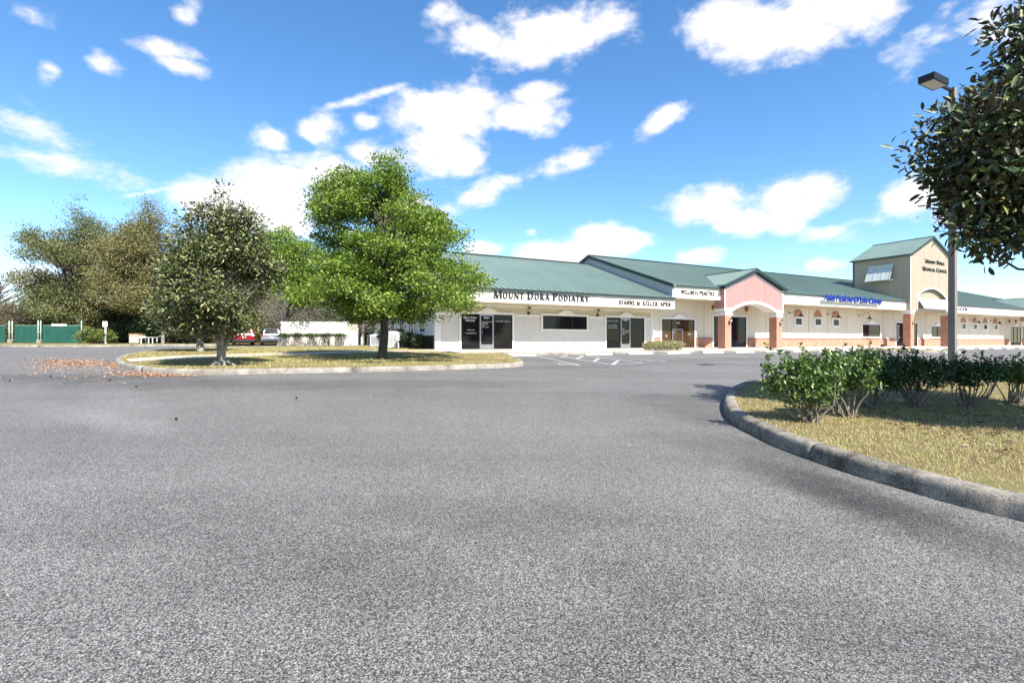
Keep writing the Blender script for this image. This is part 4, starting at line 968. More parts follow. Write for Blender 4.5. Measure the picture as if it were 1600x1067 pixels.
# ---- background trees; one of each kind is grown, the others are turned and scaled copies
def kindtree(name, label, seed, leafm, barkm, H, W, nclump, per, ln, wd, spread, gap, nb, trunk=.3, crown0=.28, group='trees behind the lot', **kw):
    lobes = []; r = random.Random(seed)
    for i in range(11):
        z = H*(crown0+(.95-crown0)*(i+.6)/11); k = math.sin(min(1, .25+(z/H-crown0)/(1-crown0)*.9)*math.pi)**.6
        for j in range(3): 
            a = r.uniform(0, 6.28); q = r.uniform(.2, .62)*W*k; lobes.append((q*math.cos(a), q*math.sin(a), z+r.uniform(-.05,.05)*H, W*.33*k+.4, W*.33*k+.4, H*.075))
    return make_tree(name, label, 'tree', (0,0,0), lobes, (0,0,H*.8), trunk, leafm, barkm, nclump, per, spread, ln, wd, seed, nb=nb, gap=gap, group=group, **kw)
def place(t, x, Y, top, H, sx=1.0, rz=0, label=None, first=False, yb=None):
    X = (x-800)/800*Y; zb = gz(X, Y); h = 1.35+(533.5-top)/800*Y-zb; k = h/H
    if first: t.location = (X, Y, zb-.05); t.scale = (k*sx, k*sx, k); t.rotation_euler = (0,0,rz); return t
    return dup(t, (X, Y, zb-.05), rz, label, sc=(k*sx, k*sx, k))
lo = kindtree('live_oak_tree', 'tall spreading olive live oak behind the green fence, leftmost of the two tall ones', 21, LIVEL, BARK, 16, 9.2, 2300, 60, .18, .09, .45, -.3, 170, trunk=.42, crown0=.16)
place(lo, 128, 62, 308, 16, 1.0, 0, first=True)
lb = kindtree('live_oak_tree', 'tall brownish live oak rising behind the left light pole', 22, LIVEB, BARK, 16, 7.6, 2000, 60, .18, .085, .45, -.28, 170, trunk=.42, crown0=.18)
place(lb, 236, 60, 303, 16, 1.0, 1, first=True)
gt = kindtree('grey_tree', 'thin grey twiggy tree behind the cream enclosure', 23, GREYL, BARKL, 11, 5, 700, 26, .20, .05, .5, -.1, 170, trunk=.2, crown0=.15)
place(gt, 566, 58, 402, 11, 1.0, 0, first=True)
bt = kindtree('bare_tree', 'nearly bare grey tree at the left edge of the view', 24, GREYL, BARK, 12, 7, 420, 14, .16, .05, .5, 0, 260, trunk=.25, crown0=.2)
place(bt, -4, 66, 384, 12, 1.1, 0, first=True)
place(lo, 405, 66, 338, 16, .75, 2.0, 'grey green oak showing above and right of the big magnolia')
place(lb, 345, 68, 345, 16, .8, 3.0, 'brown green oak mostly hidden behind the big magnolia')
place(lo, 300, 58, 420, 16, .9, 4.0, 'lower olive oak behind the small magnolia')
place(lb, 470, 64, 392, 16, .75, 5.0, 'brown tree behind the cream enclosure and left of the green oak trunk')
place(lo, 520, 66, 398, 16, .8, .7, 'olive oak behind the lower left side of the green oak')
place(gt, 445, 60, 420, 11, 1.0, 1.0, 'grey twiggy tree above the left end of the cream enclosure')
place(gt, 608, 66, 404, 11, 1.2, 2.0, 'grey twiggy tree behind the trunk of the green oak')
place(gt, 500, 57, 430, 11, 1.0, 3.4, 'grey twiggy tree above the right half of the cream enclosure')
place(lo, 655, 84, 425, 16, 1.0, 2.6, 'olive oak behind the left end of the podiatry office')
place(bt, 62, 72, 436, 12, .9, 2.2, 'low grey bare tree between the frame edge and the tall oak')
# second bright green oak, seen left of the first one
bgo = gp(452, 546.5, .13); bgo = Vector(((448-800)/800*41, 41, gz(-18, 41)+.13))
make_tree('oak_tree', 'smaller bright green oak half hidden between the magnolia and the big green oak', 'tree', bgo, pxlobes(bgo, [(440,385,38,26),(470,410,50,34),(425,420,26,24),(490,450,45,20),(455,450,30,18)]),
  (.3,0,6), .18, OAKL, BARKD, 560, 80, .34, .15, .09, 31, nb=50, low=.3, gap=-.3)
# copies behind the viewpoint (they show only as reflections in the glass)
for i, (x, y, k) in enumerate(((30,-34,.8),(12,-40,.7),(48,-30,.85),(-8,-42,.75),(66,-22,.8),(22,-46,.9),(84,-8,.8),(40,-44,.8))):
    dup(lo if i % 2 else lb, (x, y, 0), i*1.3, 'oak beyond the street behind the viewpoint, number %s from the left' % ['one','two','three','four','five','six','seven','eight'][i], sc=k)

def bush(name, label, cat, loc, lobes, leafm, stemm, n, per, spread, ln, wd, seed, nst=10, six=False, group=None, base_r=.1, sr=.012, gap=-.8, shoots=0, **kw):
    rng = np.random.default_rng(seed); t = thing(name, label, cat, loc, 0, group)
    C, P, D = crown_arrays(rng, lobes, n, per, spread, seed=seed, gap=gap, **kw)
    P = P[P[:, 2] > .03]; D = rng.normal(size=P.shape)*.7+np.array([0, 0, .6])
    mb = MB(); idx = rng.permutation(len(C))[:nst]
    for i in idx:
        c = C[i]; b = np.array([c[0]*.12+rng.normal()*base_r, c[1]*.12+rng.normal()*base_r, -.03]); m_ = b+(c-b)*.5+np.array([0, 0, -.08*c[2]])+rng.normal(size=3)*.04
        mb.tube([b, b+(m_-b)*.5+rng.normal(size=3)*.02, m_, m_+(c-m_)*.5+rng.normal(size=3)*.03, c], [sr*1.5, sr*1.2, sr, sr*.7, sr*.3], 5, cap=False)
    if shoots:
        top = C[np.argsort(-C[:, 2]+rng.uniform(0, .25, len(C)))[:shoots*3]][::3]; eP = []; eD = []
        for c in top:
            dr = np.array([c[0]*.5+rng.normal()*.25, c[1]*.5+rng.normal()*.25, rng.uniform(.5, 1.1)]); dr /= np.linalg.norm(dr); ln_ = rng.uniform(.10, .27)
            q = [c+dr*ln_*k/4+rng.normal(size=3)*.006 for k in range(5)]; mb.tube(q, [.005,.0045,.004,.003,.002], 4, cap=False)
            for k in range(16):
                f = rng.uniform(.1, 1); a_ = rng.uniform(0, 6.28); eP.append(c+dr*ln_*f); eD.append(np.array([math.cos(a_), math.sin(a_), rng.uniform(.2, 1.0)]))
        P = np.concatenate([P, np.array(eP)]); D = np.concatenate([D, np.array(eD)])
    mb.build('stem', stemm, t, smooth=True)
    me = leafmesh('foliage', P, D, rng, ln, wd, leafm, six); o = bpy.data.objects.new('foliage', me); col.objects.link(o); o.parent = t
    return t
# near shrubs: pixel of the base, lobes in pixels
NB = [((1268,659),[(1235,590,42,30),(1285,585,50,34),(1262,615,50,26),(1212,572,22,16),(1198,602,16,12),(1320,578,30,22)],'leggy bright green shrub nearest the kerb, leftmost of the row',BUSHL),
      ((1322,651),[(1325,590,45,30),(1345,570,30,18),(1300,600,40,26)],'green shrub directly behind the leftmost one',BUSHL),
      ((1362,637),[(1370,585,48,26),(1345,580,34,24),(1395,575,30,20)],'dark green shrub third from the left in the row',BUSHL2),
      ((1430,636),[(1432,585,46,24),(1410,575,30,18),(1458,580,30,20)],'dark shrub with bare spreading stems left of the light pole',BUSHL2),
      ((1511,637),[(1512,586,42,18),(1485,578,24,14),(1540,580,26,14)],'small leggy shrub right of the light pole with exposed forked stems',BUSHL2),
      ((1586,632),[(1586,583,30,14),(1610,585,30,16),(1565,588,16,10)],'thin pale shrub at the right edge of the frame',BUSHL)]
for i, ((x, y), lb_, lab, m_) in enumerate(NB):
    b = gp(x, y, .14)
    bush('shrub', lab, 'shrub', b, pxlobes(b, lb_, .8), m_, STEM, 420 if i < 3 else 260, 13, .05, .052, .03, 40+i, nst=20, six=True, group='shrubs on the near island', base_r=.05, shell=.3, sr=.011, gap=-.35, gs=5, shoots=26)
# hedge before the enclosure, small variegated hedge, plants by the building, fence bush
def rel(b, x, y, Y): return at(x, y, Y)-b
e0 = Vector((-16.4, 40.2, 0)); 
hb = Vector(((486-800)/800*38.6, 38.6, gz(-15, 38.6)+.12))
for i in range(5):
    xx = 444+i*21.5; b = Vector(((xx-800)/800*(39.0+.1*i), 39.0+.1*i, gz(-16, 39)+.12))
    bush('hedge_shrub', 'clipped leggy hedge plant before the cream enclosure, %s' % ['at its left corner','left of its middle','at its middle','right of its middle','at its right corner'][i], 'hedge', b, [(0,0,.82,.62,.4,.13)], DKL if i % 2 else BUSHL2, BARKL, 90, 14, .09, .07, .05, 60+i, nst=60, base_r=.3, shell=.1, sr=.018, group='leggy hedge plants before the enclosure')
b = L(9.0, 3.8); b.z = swz(b.x, b.y)
vh = bush('clipped_hedge', 'low clipped variegated hedge on the sidewalk before the second entrance', 'hedge', b, [(u, v*.3, .3, .5, .3, .27) for u in (-1.2,-.6,0,.6,1.2) for v in (0,)], VARL, STEM, 900, 14, .06, .06, .04, 71, nst=30, base_r=.4, shell=.3)
vh.rotation_euler = (0,0,RZ)
for i, (t, p, h, w_, m_, lab) in enumerate(((-5.7,-.9,.8,.4,DKL,'dark shrub against the brick base at the corner of the podiatry office'),(-5.9,-2.6,.95,.55,DKL,'dark shrub under the first side window of the podiatry office'),(-6.0,-4.6,1.2,.6,DKL,'tall dark shrub under the second side window of the podiatry office'),(-6.1,-6.8,1.3,.7,DKL,'shrub below the third side window, farthest along the office wall'))):
    b = L(t, p); b.z = gz(b.x, b.y)+.13
    bush('foundation_shrub', lab, 'shrub', b, [(0,0,h*.55,w_,w_,h*.45)], m_, STEM, 260, 14, .1, .09, .05, 80+i, nst=20, group='shrubs along the side of the office')
b = Vector(((150-800)/800*52, 52, gz(-42, 52)+.1))
bush('flowering_bush', 'rounded yellow green bush at the right end of the green fence', 'shrub', b, [(-.3,0,.95,1.3,1.0,.75),(.9,0,.8,1.0,.9,.65),(-1.1,0,.7,.8,.8,.6)], leafmat('yellow_green_leaf', [(.03,.05,.015),(.09,.14,.025),(.18,.24,.04),(.22,.16,.08)]), STEM, 320, 16, .16, .14, .08, 90, nst=24)
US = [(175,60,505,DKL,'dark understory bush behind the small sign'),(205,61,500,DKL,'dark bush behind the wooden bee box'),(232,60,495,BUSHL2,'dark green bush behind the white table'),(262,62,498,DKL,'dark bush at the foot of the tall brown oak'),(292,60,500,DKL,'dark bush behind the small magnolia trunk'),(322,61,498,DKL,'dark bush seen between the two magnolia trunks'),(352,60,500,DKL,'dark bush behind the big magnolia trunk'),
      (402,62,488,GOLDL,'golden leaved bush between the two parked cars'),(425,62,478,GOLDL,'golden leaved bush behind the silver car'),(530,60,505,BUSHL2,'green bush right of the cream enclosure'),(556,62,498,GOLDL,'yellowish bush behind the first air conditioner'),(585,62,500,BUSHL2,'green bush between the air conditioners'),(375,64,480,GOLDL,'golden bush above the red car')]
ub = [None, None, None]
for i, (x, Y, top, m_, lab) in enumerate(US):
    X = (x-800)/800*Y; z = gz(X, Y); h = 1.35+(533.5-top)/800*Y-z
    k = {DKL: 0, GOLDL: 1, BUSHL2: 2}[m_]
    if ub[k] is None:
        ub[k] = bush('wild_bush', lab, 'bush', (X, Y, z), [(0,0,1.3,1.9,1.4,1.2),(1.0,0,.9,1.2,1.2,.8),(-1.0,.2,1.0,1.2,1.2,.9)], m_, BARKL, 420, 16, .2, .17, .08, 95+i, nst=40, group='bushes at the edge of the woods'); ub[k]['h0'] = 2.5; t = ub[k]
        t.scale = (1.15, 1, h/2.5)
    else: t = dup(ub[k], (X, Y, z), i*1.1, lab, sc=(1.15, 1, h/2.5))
SC = [(-40,62,480),(-5,63,468),(30,64,472),(62,66,462),(92,66,468),(120,64,478),(150,64,470),(185,66,474),(215,66,476)]
scl = ['at the left edge of the frame','above the left green fence panel','above the gate posts of the green fence','above the middle green fence panel','left of the white notice on the fence','above the white notice on the fence','above the right end of the green fence','above the small sign','left of the light pole under the oaks']
sc0 = None
for i, (x, Y, top) in enumerate(SC):
    X = (x-800)/800*Y; z = gz(X, Y); h = 1.35+(533.5-top)/800*Y-z
    if sc0 is None: sc0 = bush('scrub', 'dry brown scrub bush '+scl[i], 'bush', (X, Y, z), [(0,0,2.6,2.4,1.8,2.2),(1.6,0,1.6,1.4,1.4,1.4),(-1.5,0,1.7,1.5,1.4,1.5)], BROWNL, BARKL, 620, 18, .32, .2, .05, 120, nst=110, sr=.022, group='dry scrub behind the green fence', base_r=.6, gap=-.5); sc0.scale = (1,1,h/4.7)
    else: dup(sc0, (X, Y, z), i*.9, 'dry brown scrub bush '+scl[i], sc=(1,1,h/4.7))
# distant woods that read as one mass
rng = np.random.default_rng(7)
n = 42000; ang = rng.uniform(-50, 640, n); Yw = rng.uniform(84, 96, n); Xw = (ang-800)/800*Yw
hw = 5.2+2.2*hashnoise(np.stack([Xw, Yw*.0, Xw*0], 1), .28, 4); Zw = 1.0+rng.uniform(0, 1, n)**.8*hw
me = leafmesh('far_woods', np.stack([Xw, Yw, Zw], 1), rng.normal(size=(n, 3)), rng, .5, .28, leafmat('far_wood_leaf', [(.03,.035,.02),(.07,.07,.03),(.11,.10,.05),(.15,.13,.09)], rough=.8), False)
fw = bpy.data.objects.new('far_woods', me); col.objects.link(fw); tag(fw, 'distant low woodland seen through gaps between the trunks', 'woods', kind='stuff')

# ------------------------------------------------------------------ grass and litter
from mathutils.geometry import intersect_point_line
def inpoly(P, poly):
    x, y = P[:, 0], P[:, 1]; c = np.zeros(len(P), bool); n = len(poly); j = n-1
    for i in range(n):
        xi, yi = poly[i]; xj, yj = poly[j]
        c ^= ((yi > y) != (yj > y)) & (x < (xj-xi)*(y-yi)/(yj-yi+1e-12)+xi); j = i
    return c
gza = lambda P: np.interp(.4654*P[:, 0]-.8851*(P[:, 1]-32), [-90,-40,-2,5,27], [1.15,1.0,.80,.62,0])
def grass(name, label, poly, box, n, h, w_, seed, off, dens):
    rng = np.random.default_rng(seed); P = np.stack([rng.uniform(box[0], box[1], n), rng.uniform(box[2], box[3], n)], 1)
    P = P[inpoly(P, poly)]; P = P[rng.uniform(0, 1, len(P)) < dens(P)]
    z = gza(P)+off; B = np.column_stack([P, z]); k = len(B)
    a = rng.uniform(0, 6.28, k); lean = rng.uniform(.2, 1.3, k); hh = h*rng.uniform(.4, 1.2, k)
    D = np.column_stack([np.cos(a)*lean, np.sin(a)*lean, np.ones(k)]); D = unit(D)*hh[:, None]; S = np.column_stack([-np.sin(a), np.cos(a), np.zeros(k)])*w_
    V = np.stack([B-S, B+S, B+D], 1).reshape(-1, 3); F = np.arange(k)[:, None]*3+np.array([[0,1,2]])
    o = bpy.data.objects.new(name, npmesh(name, V, F, GRASSM)); col.objects.link(o); tag(o, label, 'grass', kind='stuff')
pl2 = [(p.x, p.y) for p in i2]+[(40,-6),(40,19)]
def dens2(P): 
    d_ = np.hypot(P[:, 0], P[:, 1]); v = hashnoise(np.column_stack([P, P[:, 0]*0]), 1.7, 5)+.5*hashnoise(np.column_stack([P, P[:, 0]*0]), 6, 6)
    return np.clip(.75+v*.9, .15, 1)*np.clip((9.0/d_)**1.2, .1, 1)
grass('grass', 'dry yellow green grass on the near island under the shrubs', pl2, (3, 17, 2.5, 14.5), 420000, .045, .0035, 8, .138, dens2)
pl1 = poly
grass('grass', 'dry thin grass on the lawn island under the trees', pl1, (-19, 1, 14, 34), 90000, .06, .012, 9, .13, lambda P: np.clip(.5+hashnoise(np.column_stack([P, P[:, 0]*0]), .9, 2), .1, 1))
def litter(name, label, cx, cy, sx, sy, n, seed, off, size, m, px=True, extra=None):
    rng = np.random.default_rng(seed); pts = []
    for (x, y, rx, ry, k) in cx:
        for _ in range(k):
            g = rng.normal(size=2)
            xx, yy = x+g[0]*rx, y+g[1]*ry
            if yy < 541: continue
            q = gp(xx, yy); pts.append((q.x, q.y, gz(q.x, q.y)+off+rng.uniform(0, .01)))
    P = np.array(pts); a = rng.uniform(0, 6.28, len(P)); D = np.column_stack([np.cos(a), np.sin(a), rng.uniform(-.05, .35, len(P))])
    me = leafmesh(name, P, D, rng, size, size*.5, m, False, up=1.2); o = bpy.data.objects.new(name, me); col.objects.link(o); tag(o, label, 'leaves', kind='stuff')
litter('fallen_leaves', 'orange brown fallen leaves drifted on the asphalt left of the lawn island', [(105,566,26,3.0,1900),(150,568,22,3,800),(90,572,34,4,500),(178,571,7,3,700),(215,584,24,2,800),(258,587,30,1.2,700),(120,580,60,9,450)], 0, 0, 0, 0, 1, .008, .055, FALLM)
rng = np.random.default_rng(44); P = np.stack([rng.uniform(5, 13, 4200), rng.uniform(4.5, 12.5, 4200)], 1); P = P[inpoly(P, pl2)]
keep = np.exp(-((P[:, 0]-.55*(P[:, 1])-1.0)/2.6)**2); P = P[rng.uniform(0, 1, len(P)) < keep*.8+.05]
a = rng.uniform(0, 6.28, len(P)); me = leafmesh('dead_leaves', np.column_stack([P, gza(P)+.155]), np.column_stack([np.cos(a), np.sin(a), rng.uniform(0, .4, len(P))]), rng, .07, .035, leafmat('dead_leaf', [(.08,.045,.03),(.17,.10,.06),(.26,.18,.12),(.32,.26,.2)], rough=.7), True, up=1)
o = bpy.data.objects.new('dead_leaves', me); col.objects.link(o); tag(o, 'brown dead leaves lying in the grass under the near shrubs', 'leaves', kind='stuff')
cone = MB(); cone.lathe((0,0,0), [(.012,0),(.035,.02),(.045,.045),(.035,.075),(.012,.10)], 7); cone0 = None
for i, (x, y, lab) in enumerate([(80,590.5,'farther left of two in front of the leaf drift'),(170,596,'in front of the kerb nose of the lawn island'),(14,597,'near the left edge of the frame'),(215,606.5,'alone right of the leaf drift'),(463,625,'alone in the middle distance of the lot'),(209,552.5,'on the drive behind the lawn island'),(276,659,'small and alone left of the middle of the lot')]):
    q = gp(x, y, .0)
    if cone0 is None: cone0 = cone.build('pine_cone', CONEM, None, (0,0,0)); o = cone0
    else: o = cone0.copy(); col.objects.link(o)
    o.location = q+Vector((0,0,.04)); o.rotation_euler = (R(85), 0, i*1.7); o.scale = (.5,.5,.5)
    tag(o, 'dark pine cone on the asphalt, '+lab, 'pine cone', 'pine cones on the asphalt')

# ------------------------------------------------------------------ light poles
POLEM = concmat('spun_concrete_pole', (.23,.205,.18), (.16,.145,.13), .3, 2)
def light_pole(label, loc, H, arm, rz, r=.09):
    t = thing('light_pole', label, 'light pole', loc, rz, 'parking lot light poles')
    m = MB(); a = r; b_ = r*.8; c1 = [(-a,-a),(a,-a),(a,a),(-a,a)]
    m.v += [(x, y, -.2) for x, y in c1]+[(x*b_/a, y*b_/a, H) for x, y in c1]; m.f += [(0,1,5,4),(1,2,6,5),(2,3,7,6),(3,0,4,7),(4,5,6,7),(3,2,1,0)]
    m.build('pole', POLEM, t)
    MB().box(-arm-.05, .0, -.035, .035, H-.13, H-.06).build('arm', DARKMET, t)
    hd = MB(); hd.prism([(-.2,H-.17),(.2,H-.17),(.2,H+.02),(-.2,H+.02)], -arm-.88, -arm-.03, 'x'); h_ = hd.build('lamp_head', DARKMET, t)
    MB().box(-arm-.82, -arm-.09, -.16, .16, H-.178, H-.171).build('lens', pm('lamp_lens', (.6,.58,.5), .2) if 'lamp_lens' not in bpy.data.materials else bpy.data.materials['lamp_lens'], h_)
    MB().box(-.02, .02, -a*.99-.02, -a*.95, .5, .7).build('hand_hole', DARKMET, t)
    return t
pl = Vector((13.3, 15.45, 0)); pl.z = gz(pl.x, pl.y)
light_pole('tall square concrete light pole behind the near shrubs, its lamp head beside the magnolia leaves', pl, (533.5-138)/800*15.45+1.35-pl.z, .72, R(28))
q = gp(254.5, 540.2); q = Vector(((254.5-800)/800*49, 49, gz(-33,49)+.1))
light_pole('distant concrete light pole at the left in front of the oaks', q, (533.5-396)/800*49+1.35-q.z, .02, R(30), .13)

# ------------------------------------------------------------------ green screened fence, sign, bee box, table
FENG = pm('green_windscreen_fabric', (.010,.085,.062), .6, var=.16, scale=1.4)
POSTG = pm('weathered_pale_green_post', (.38,.48,.38), .6, var=.15, scale=8)
YF = 55.5
def fx(x, Y=YF): return (x-800)/800*Y
zg = lambda X, Y=YF: gz(X, Y)+.12
pan = [(-70,8,'leftmost, cut by the edge of the frame'),(10+13,60.5,'between the ladder-like gate posts and the double posts'),(66.5,126.5,'widest, carrying a white notice')]
ftop = 1.35+(533.5-508.5)/800*YF
for (a, b, lab) in pan:
    xa, xb = fx(a), fx(b); z = zg(xa)
    t = thing('screened_fence', 'green screened fence panel, '+lab, 'fence', ((xa+xb)/2, YF, z), 0, 'green screened fence')
    hw_ = (xb-xa)/2; H = ftop-z
    m = MB(); nn = 14
    for i in range(nn):
        u0 = -hw_+2*hw_*i/nn; u1 = -hw_+2*hw_*(i+1)/nn; w0 = .02*math.sin(i*1.7); w1 = .02*math.sin((i+1)*1.7)
        m.v += [(u0,w0,.05),(u1,w1,.05),(u1,w1,H-.02*math.sin(i*2.1)**2),(u0,w0,H-.02*math.sin((i-1)*2.1)**2)]; j = len(m.v)-4; m.f.append((j,j+1,j+2,j+3))
        m.v += [(u0,w0+.01,.05),(u1,w1+.01,.05),(u1,w1+.01,H-.03),(u0,w0+.01,H-.03)]; j = len(m.v)-4; m.f.append((j+3,j+2,j+1,j))
    m.build('screen', FENG, t)
    fr = MB(); fr.tube([(-hw_,.06,H),(hw_,.06,H)], .03, 6); fr.tube([(-hw_,.06,.1),(hw_,.06,.1)], .03, 6); fr.tube([(-hw_,.06,H/2),(hw_,.06,H/2)], .02, 6); fr.build('rail', POSTG, t)
    if a == 66.5:
        na, nb2 = fx(81)-(xa+xb)/2, fx(105)-(xa+xb)/2; nt_ = MB().box(na, nb2, -.06, -.03, H-.08, H+.16).build('notice', pm('white_notice', (.7,.7,.66), .6), t)
for i, (x, top, lab) in enumerate([(15.8,502,'left of the ladder-like pair of gate posts'),(20.5,502,'right of the ladder-like pair of gate posts'),(61,501,'left one of the double posts'),(65,500.5,'right one of the double posts'),(128.5,501.5,'at the right end, beside the yellow green bush')]):
    X = fx(x); z = zg(X); H = 1.35+(533.5-top)/800*YF-z
    t = thing('fence_post', 'pale green steel fence post, '+lab, 'fence post', (X, YF-.1, z), 0, 'posts of the green fence')
    MB().tube([(0,0,-.1),(0,0,H)], .055, 8).lathe((0,0,H), [(.06,0),(.06,.03),(.01,.06)], 8).build('post', POSTG, t, smooth=True)
    hg = MB()
    for zz in (.35, 1.2, 2.0): hg.box(-.09,.09,-.07,.07,zz,zz+.08)
    hg.build('hinge', POSTG, t)
    if i in (0, 2): MB().box(-.12,.32,-.1,.1,-.1,.42).build('footing', CURBL, t)
# dark screen right of the fence
X0, X1 = fx(130), fx(152); MB().box(X0, X1, YF+1, YF+1.06, zg(X0), ftop-.15).build('dark_screen', DARKMET); o = bpy.data.objects['dark_screen']; tag(o, 'black screened fence section behind the yellow green bush', 'fence')
# no parking sign
q = Vector((fx(165, 51.5), 51.5, 0)); q.z = gz(q.x, q.y)+.12
t = thing('sign_post', 'small white regulatory sign on a white post left of the wooden box', 'sign', q, R(0))
MB().box(-.05,.05,-.05,.05,-.1,1.75).build('post', WHITE, t)
sg_ = MB().box(-.24,.24,-.09,-.06,1.72,2.27).build('sign_plate', WHITE, t)
ftext('lettering', 'NO\nPARKING', BROWNP, sg_, -.18, .18, 1.88, .28, -.095, .003)
# wooden bee box
BEE = pm('weathered_white_board', (.62,.54,.42), .8, var=.12, scale=4); BEET = pm('orange_brown_board', (.42,.2,.1), .8, var=.2)
q = Vector((fx(211.5, 55.5), 55.5, 0)); q.z = gz(q.x, q.y)+.1
t = thing('storage_box', 'cream wooden storage box with a brown lid on the verge by the woods', 'storage box', q, R(12))
m = MB(); m.box(-.44,.44,-.35,.35,.1,1.02); m.box(.46,.78,-.3,.3,.55,1.0); m.build('body', BEE, t, bevel=.01)
m = MB(); m.box(-.5,.84,-.4,.4,1.022,1.1); m.build('lid', BEET, t, bevel=.01); MB().box(-.38,.38,-.30,.30,-.05,.098).build('plinth', DARKMET, t)
m = MB(); m.box(-.42,.42,-.365,-.352,.80,.86); m.build('batten', BEET, t)
q = Vector((fx(233, 55), 55, 0)); q.z = gz(q.x, q.y)+.1
t = thing('table', 'small white plastic table with thin legs right of the storage box', 'table', q, R(-8))
MB().box(-.75,.75,-.35,.35,.66,.72).build('tabletop', WHITE, t, bevel=.01)
for (x, y) in ((-.68,-.28),(.68,-.28),(-.68,.28),(.68,.28),(.2,-.28)): MB().box(x-.035,x+.035,y-.035,y+.035,-.05,.655).build('leg', WHITE, t)
o = MB().box(-.15,.15,-.12,.12,0,.1).lathe((.0,0,.1), [(.1,0),(.09,.04)], 10).build('food_container', WHITE, None, q+Vector((-.55,0,.725))); tag(o, 'small white container left on the end of the white table', 'container')

# ------------------------------------------------------------------ enclosure with bin, air conditioners, utility box, yard sign
ENC = pm('cream_enclosure_stucco', (.76,.70,.58), .85, var=.06, scale=1.5, bump=.3); ENC2 = pm('pinkish_cap', (.6,.5,.45), .8)
q = Vector((0,0,0)); ex = Vector(((433-800)/800*40.2, 40.2, 0)); 
ea = R(8); t = thing('dumpster_enclosure', 'cream stucco dumpster enclosure walls with a leggy hedge before them', 'enclosure', (-15.75, 40.9, gz(-16, 40)+.1), R(3))
W2 = 2.62
m = MB(); m.box(-W2, W2, -.1, .1, -.3, 1.9); m.box(-W2, -W2+.2, .1, 3.6, -.3, 1.9); m.box(W2-.2, W2, .1, 3.6, -.3, 1.85); m.build('wall', ENC, t)
m = MB(); m.box(-W2-.03, W2+.03, -.13, .13, 1.901, 1.96); m.build('wall_cap', ENC, t)
DG = pm('green_dumpster_steel', (.01,.07,.04), .5, var=.2)
q = t.location+Vector((-.2, 2.0, 0)); d2 = thing('dumpster', 'green steel dumpster whose lid just shows above the enclosure wall', 'dumpster', q)
m = MB(); m.prism([(-.7,.1),(.7,.1),(.8,1.5),(.7,1.85),(-.8,1.6)], -.9, .9, 'x'); m.build('bin', DG, d2); MB().prism([(.7,1.852),(-.82,1.602),(-.82,1.66),(.7,1.99)], -.92, .92, 'x').build('lid', DG, d2)
ACM = pm('white_ac_casing', (.70,.70,.68), .5, var=.05); ACG = pm('grey_ac_coil', (.32,.33,.33), .6)
def ac(label, loc, rz, w_, d_, h_):
    t = thing('air_conditioner', label, 'air conditioner', loc, rz, 'air conditioners beside the office')
    MB().box(-w_/2,w_/2,-d_/2,d_/2,.06,h_).build('casing', ACM, t, bevel=.02)
    g = MB(); n = 9
    for i in range(n):
        u = -w_/2+.1+(w_-.2)*i/(n-1); g.box(u-.028,u+.028,-d_/2-.025,-d_/2-.001,.15,h_-.08)
    for i in range(n):
        u = -d_/2+.1+(d_-.2)*i/(n-1); g.box(w_/2+.001,w_/2+.025,u-.028,u+.028,.15,h_-.08); 
    g.build('grille', ACG, t)
    MB().lathe((0,0,h_+.001), [(min(w_,d_)*.4,0),(min(w_,d_)*.4,.05),(min(w_,d_)*.15,.09)], 14).build('fan_guard', ACG, t)
    MB().box(-w_/2-.15,w_/2+.15,-d_/2-.15,d_/2+.15,-.1,.058).build('pad', CURBL, t)
    return t
q = at(613.5, 0, 32.2); q.z = gz(q.x, q.y)+.14; ac('large white air conditioner right of the oak trunk beside the office wall', q, R(4), .92, .9, .98)
q = at(548, 0, 40); q.z = gz(q.x, q.y)+.14; ac('white air conditioner standing alone right of the cream enclosure', q, R(20), 1.0, 1.0, 1.05)
q = at(588, 0, 37); q.z = gz(q.x, q.y)+.14; ac('air conditioner half hidden left of the oak trunk', q, R(4), .75, .75, .85)
q = at(580, 0, 40.5); q.z = gz(q.x, q.y)+.14; ac('smallest and farthest white air conditioner between the enclosure and the oak trunk', q, R(0), .45, .6, .85)
q = at(622.5, 0, 31.2); q.z = gz(q.x, q.y)+.13
t = thing('utility_box', 'small pale electrical box on a post right of the large air conditioner', 'utility box', q)
MB().box(-.04,.04,-.03,.03,-.1,.55).build('post', WHITE, t); MB().box(-.09,.09,-.12,-.03,.45,.86).build('box', ACM, t, bevel=.01)
q = at(657, 0, 31.0); q.z = gz(q.x, q.y)+.13
t = thing('yard_sign', 'small blue and white octagonal yard sign on a stake at the office corner', 'sign', q)
MB().tube([(0,0,-.1),(0,0,.5)], .014, 6).build('stake', WHITE, t)
oc = [(.13*math.cos(R(22.5+45*k)), .5+.13*math.sin(R(22.5+45*k))) for k in range(8)]; pl_ = MB().prism(oc, -.03, -.015, 'y').build('sign_plate', BLUEP, t)
oc2 = [(.10*math.cos(R(22.5+45*k)), .53+.075*math.sin(R(22.5+45*k))) for k in range(8)]; MB().prism(oc2, -.034, -.0305, 'y').build('sign_face', WHITE, pl_)
# white low pipe post near enclosure
q = at(565, 0, 41); q.z = gz(q.x, q.y)+.13; o = MB().tube([(0,0,-.1),(0,0,.62)], .05, 8).lathe((0,0,.62), [(.07,0),(.07,.05),(.0,.09)], 8).build('bollard', WHITE, None, q, smooth=True); tag(o, 'short white pipe bollard right of the first air conditioner', 'bollard')
q = at(696, 0, 29.3)
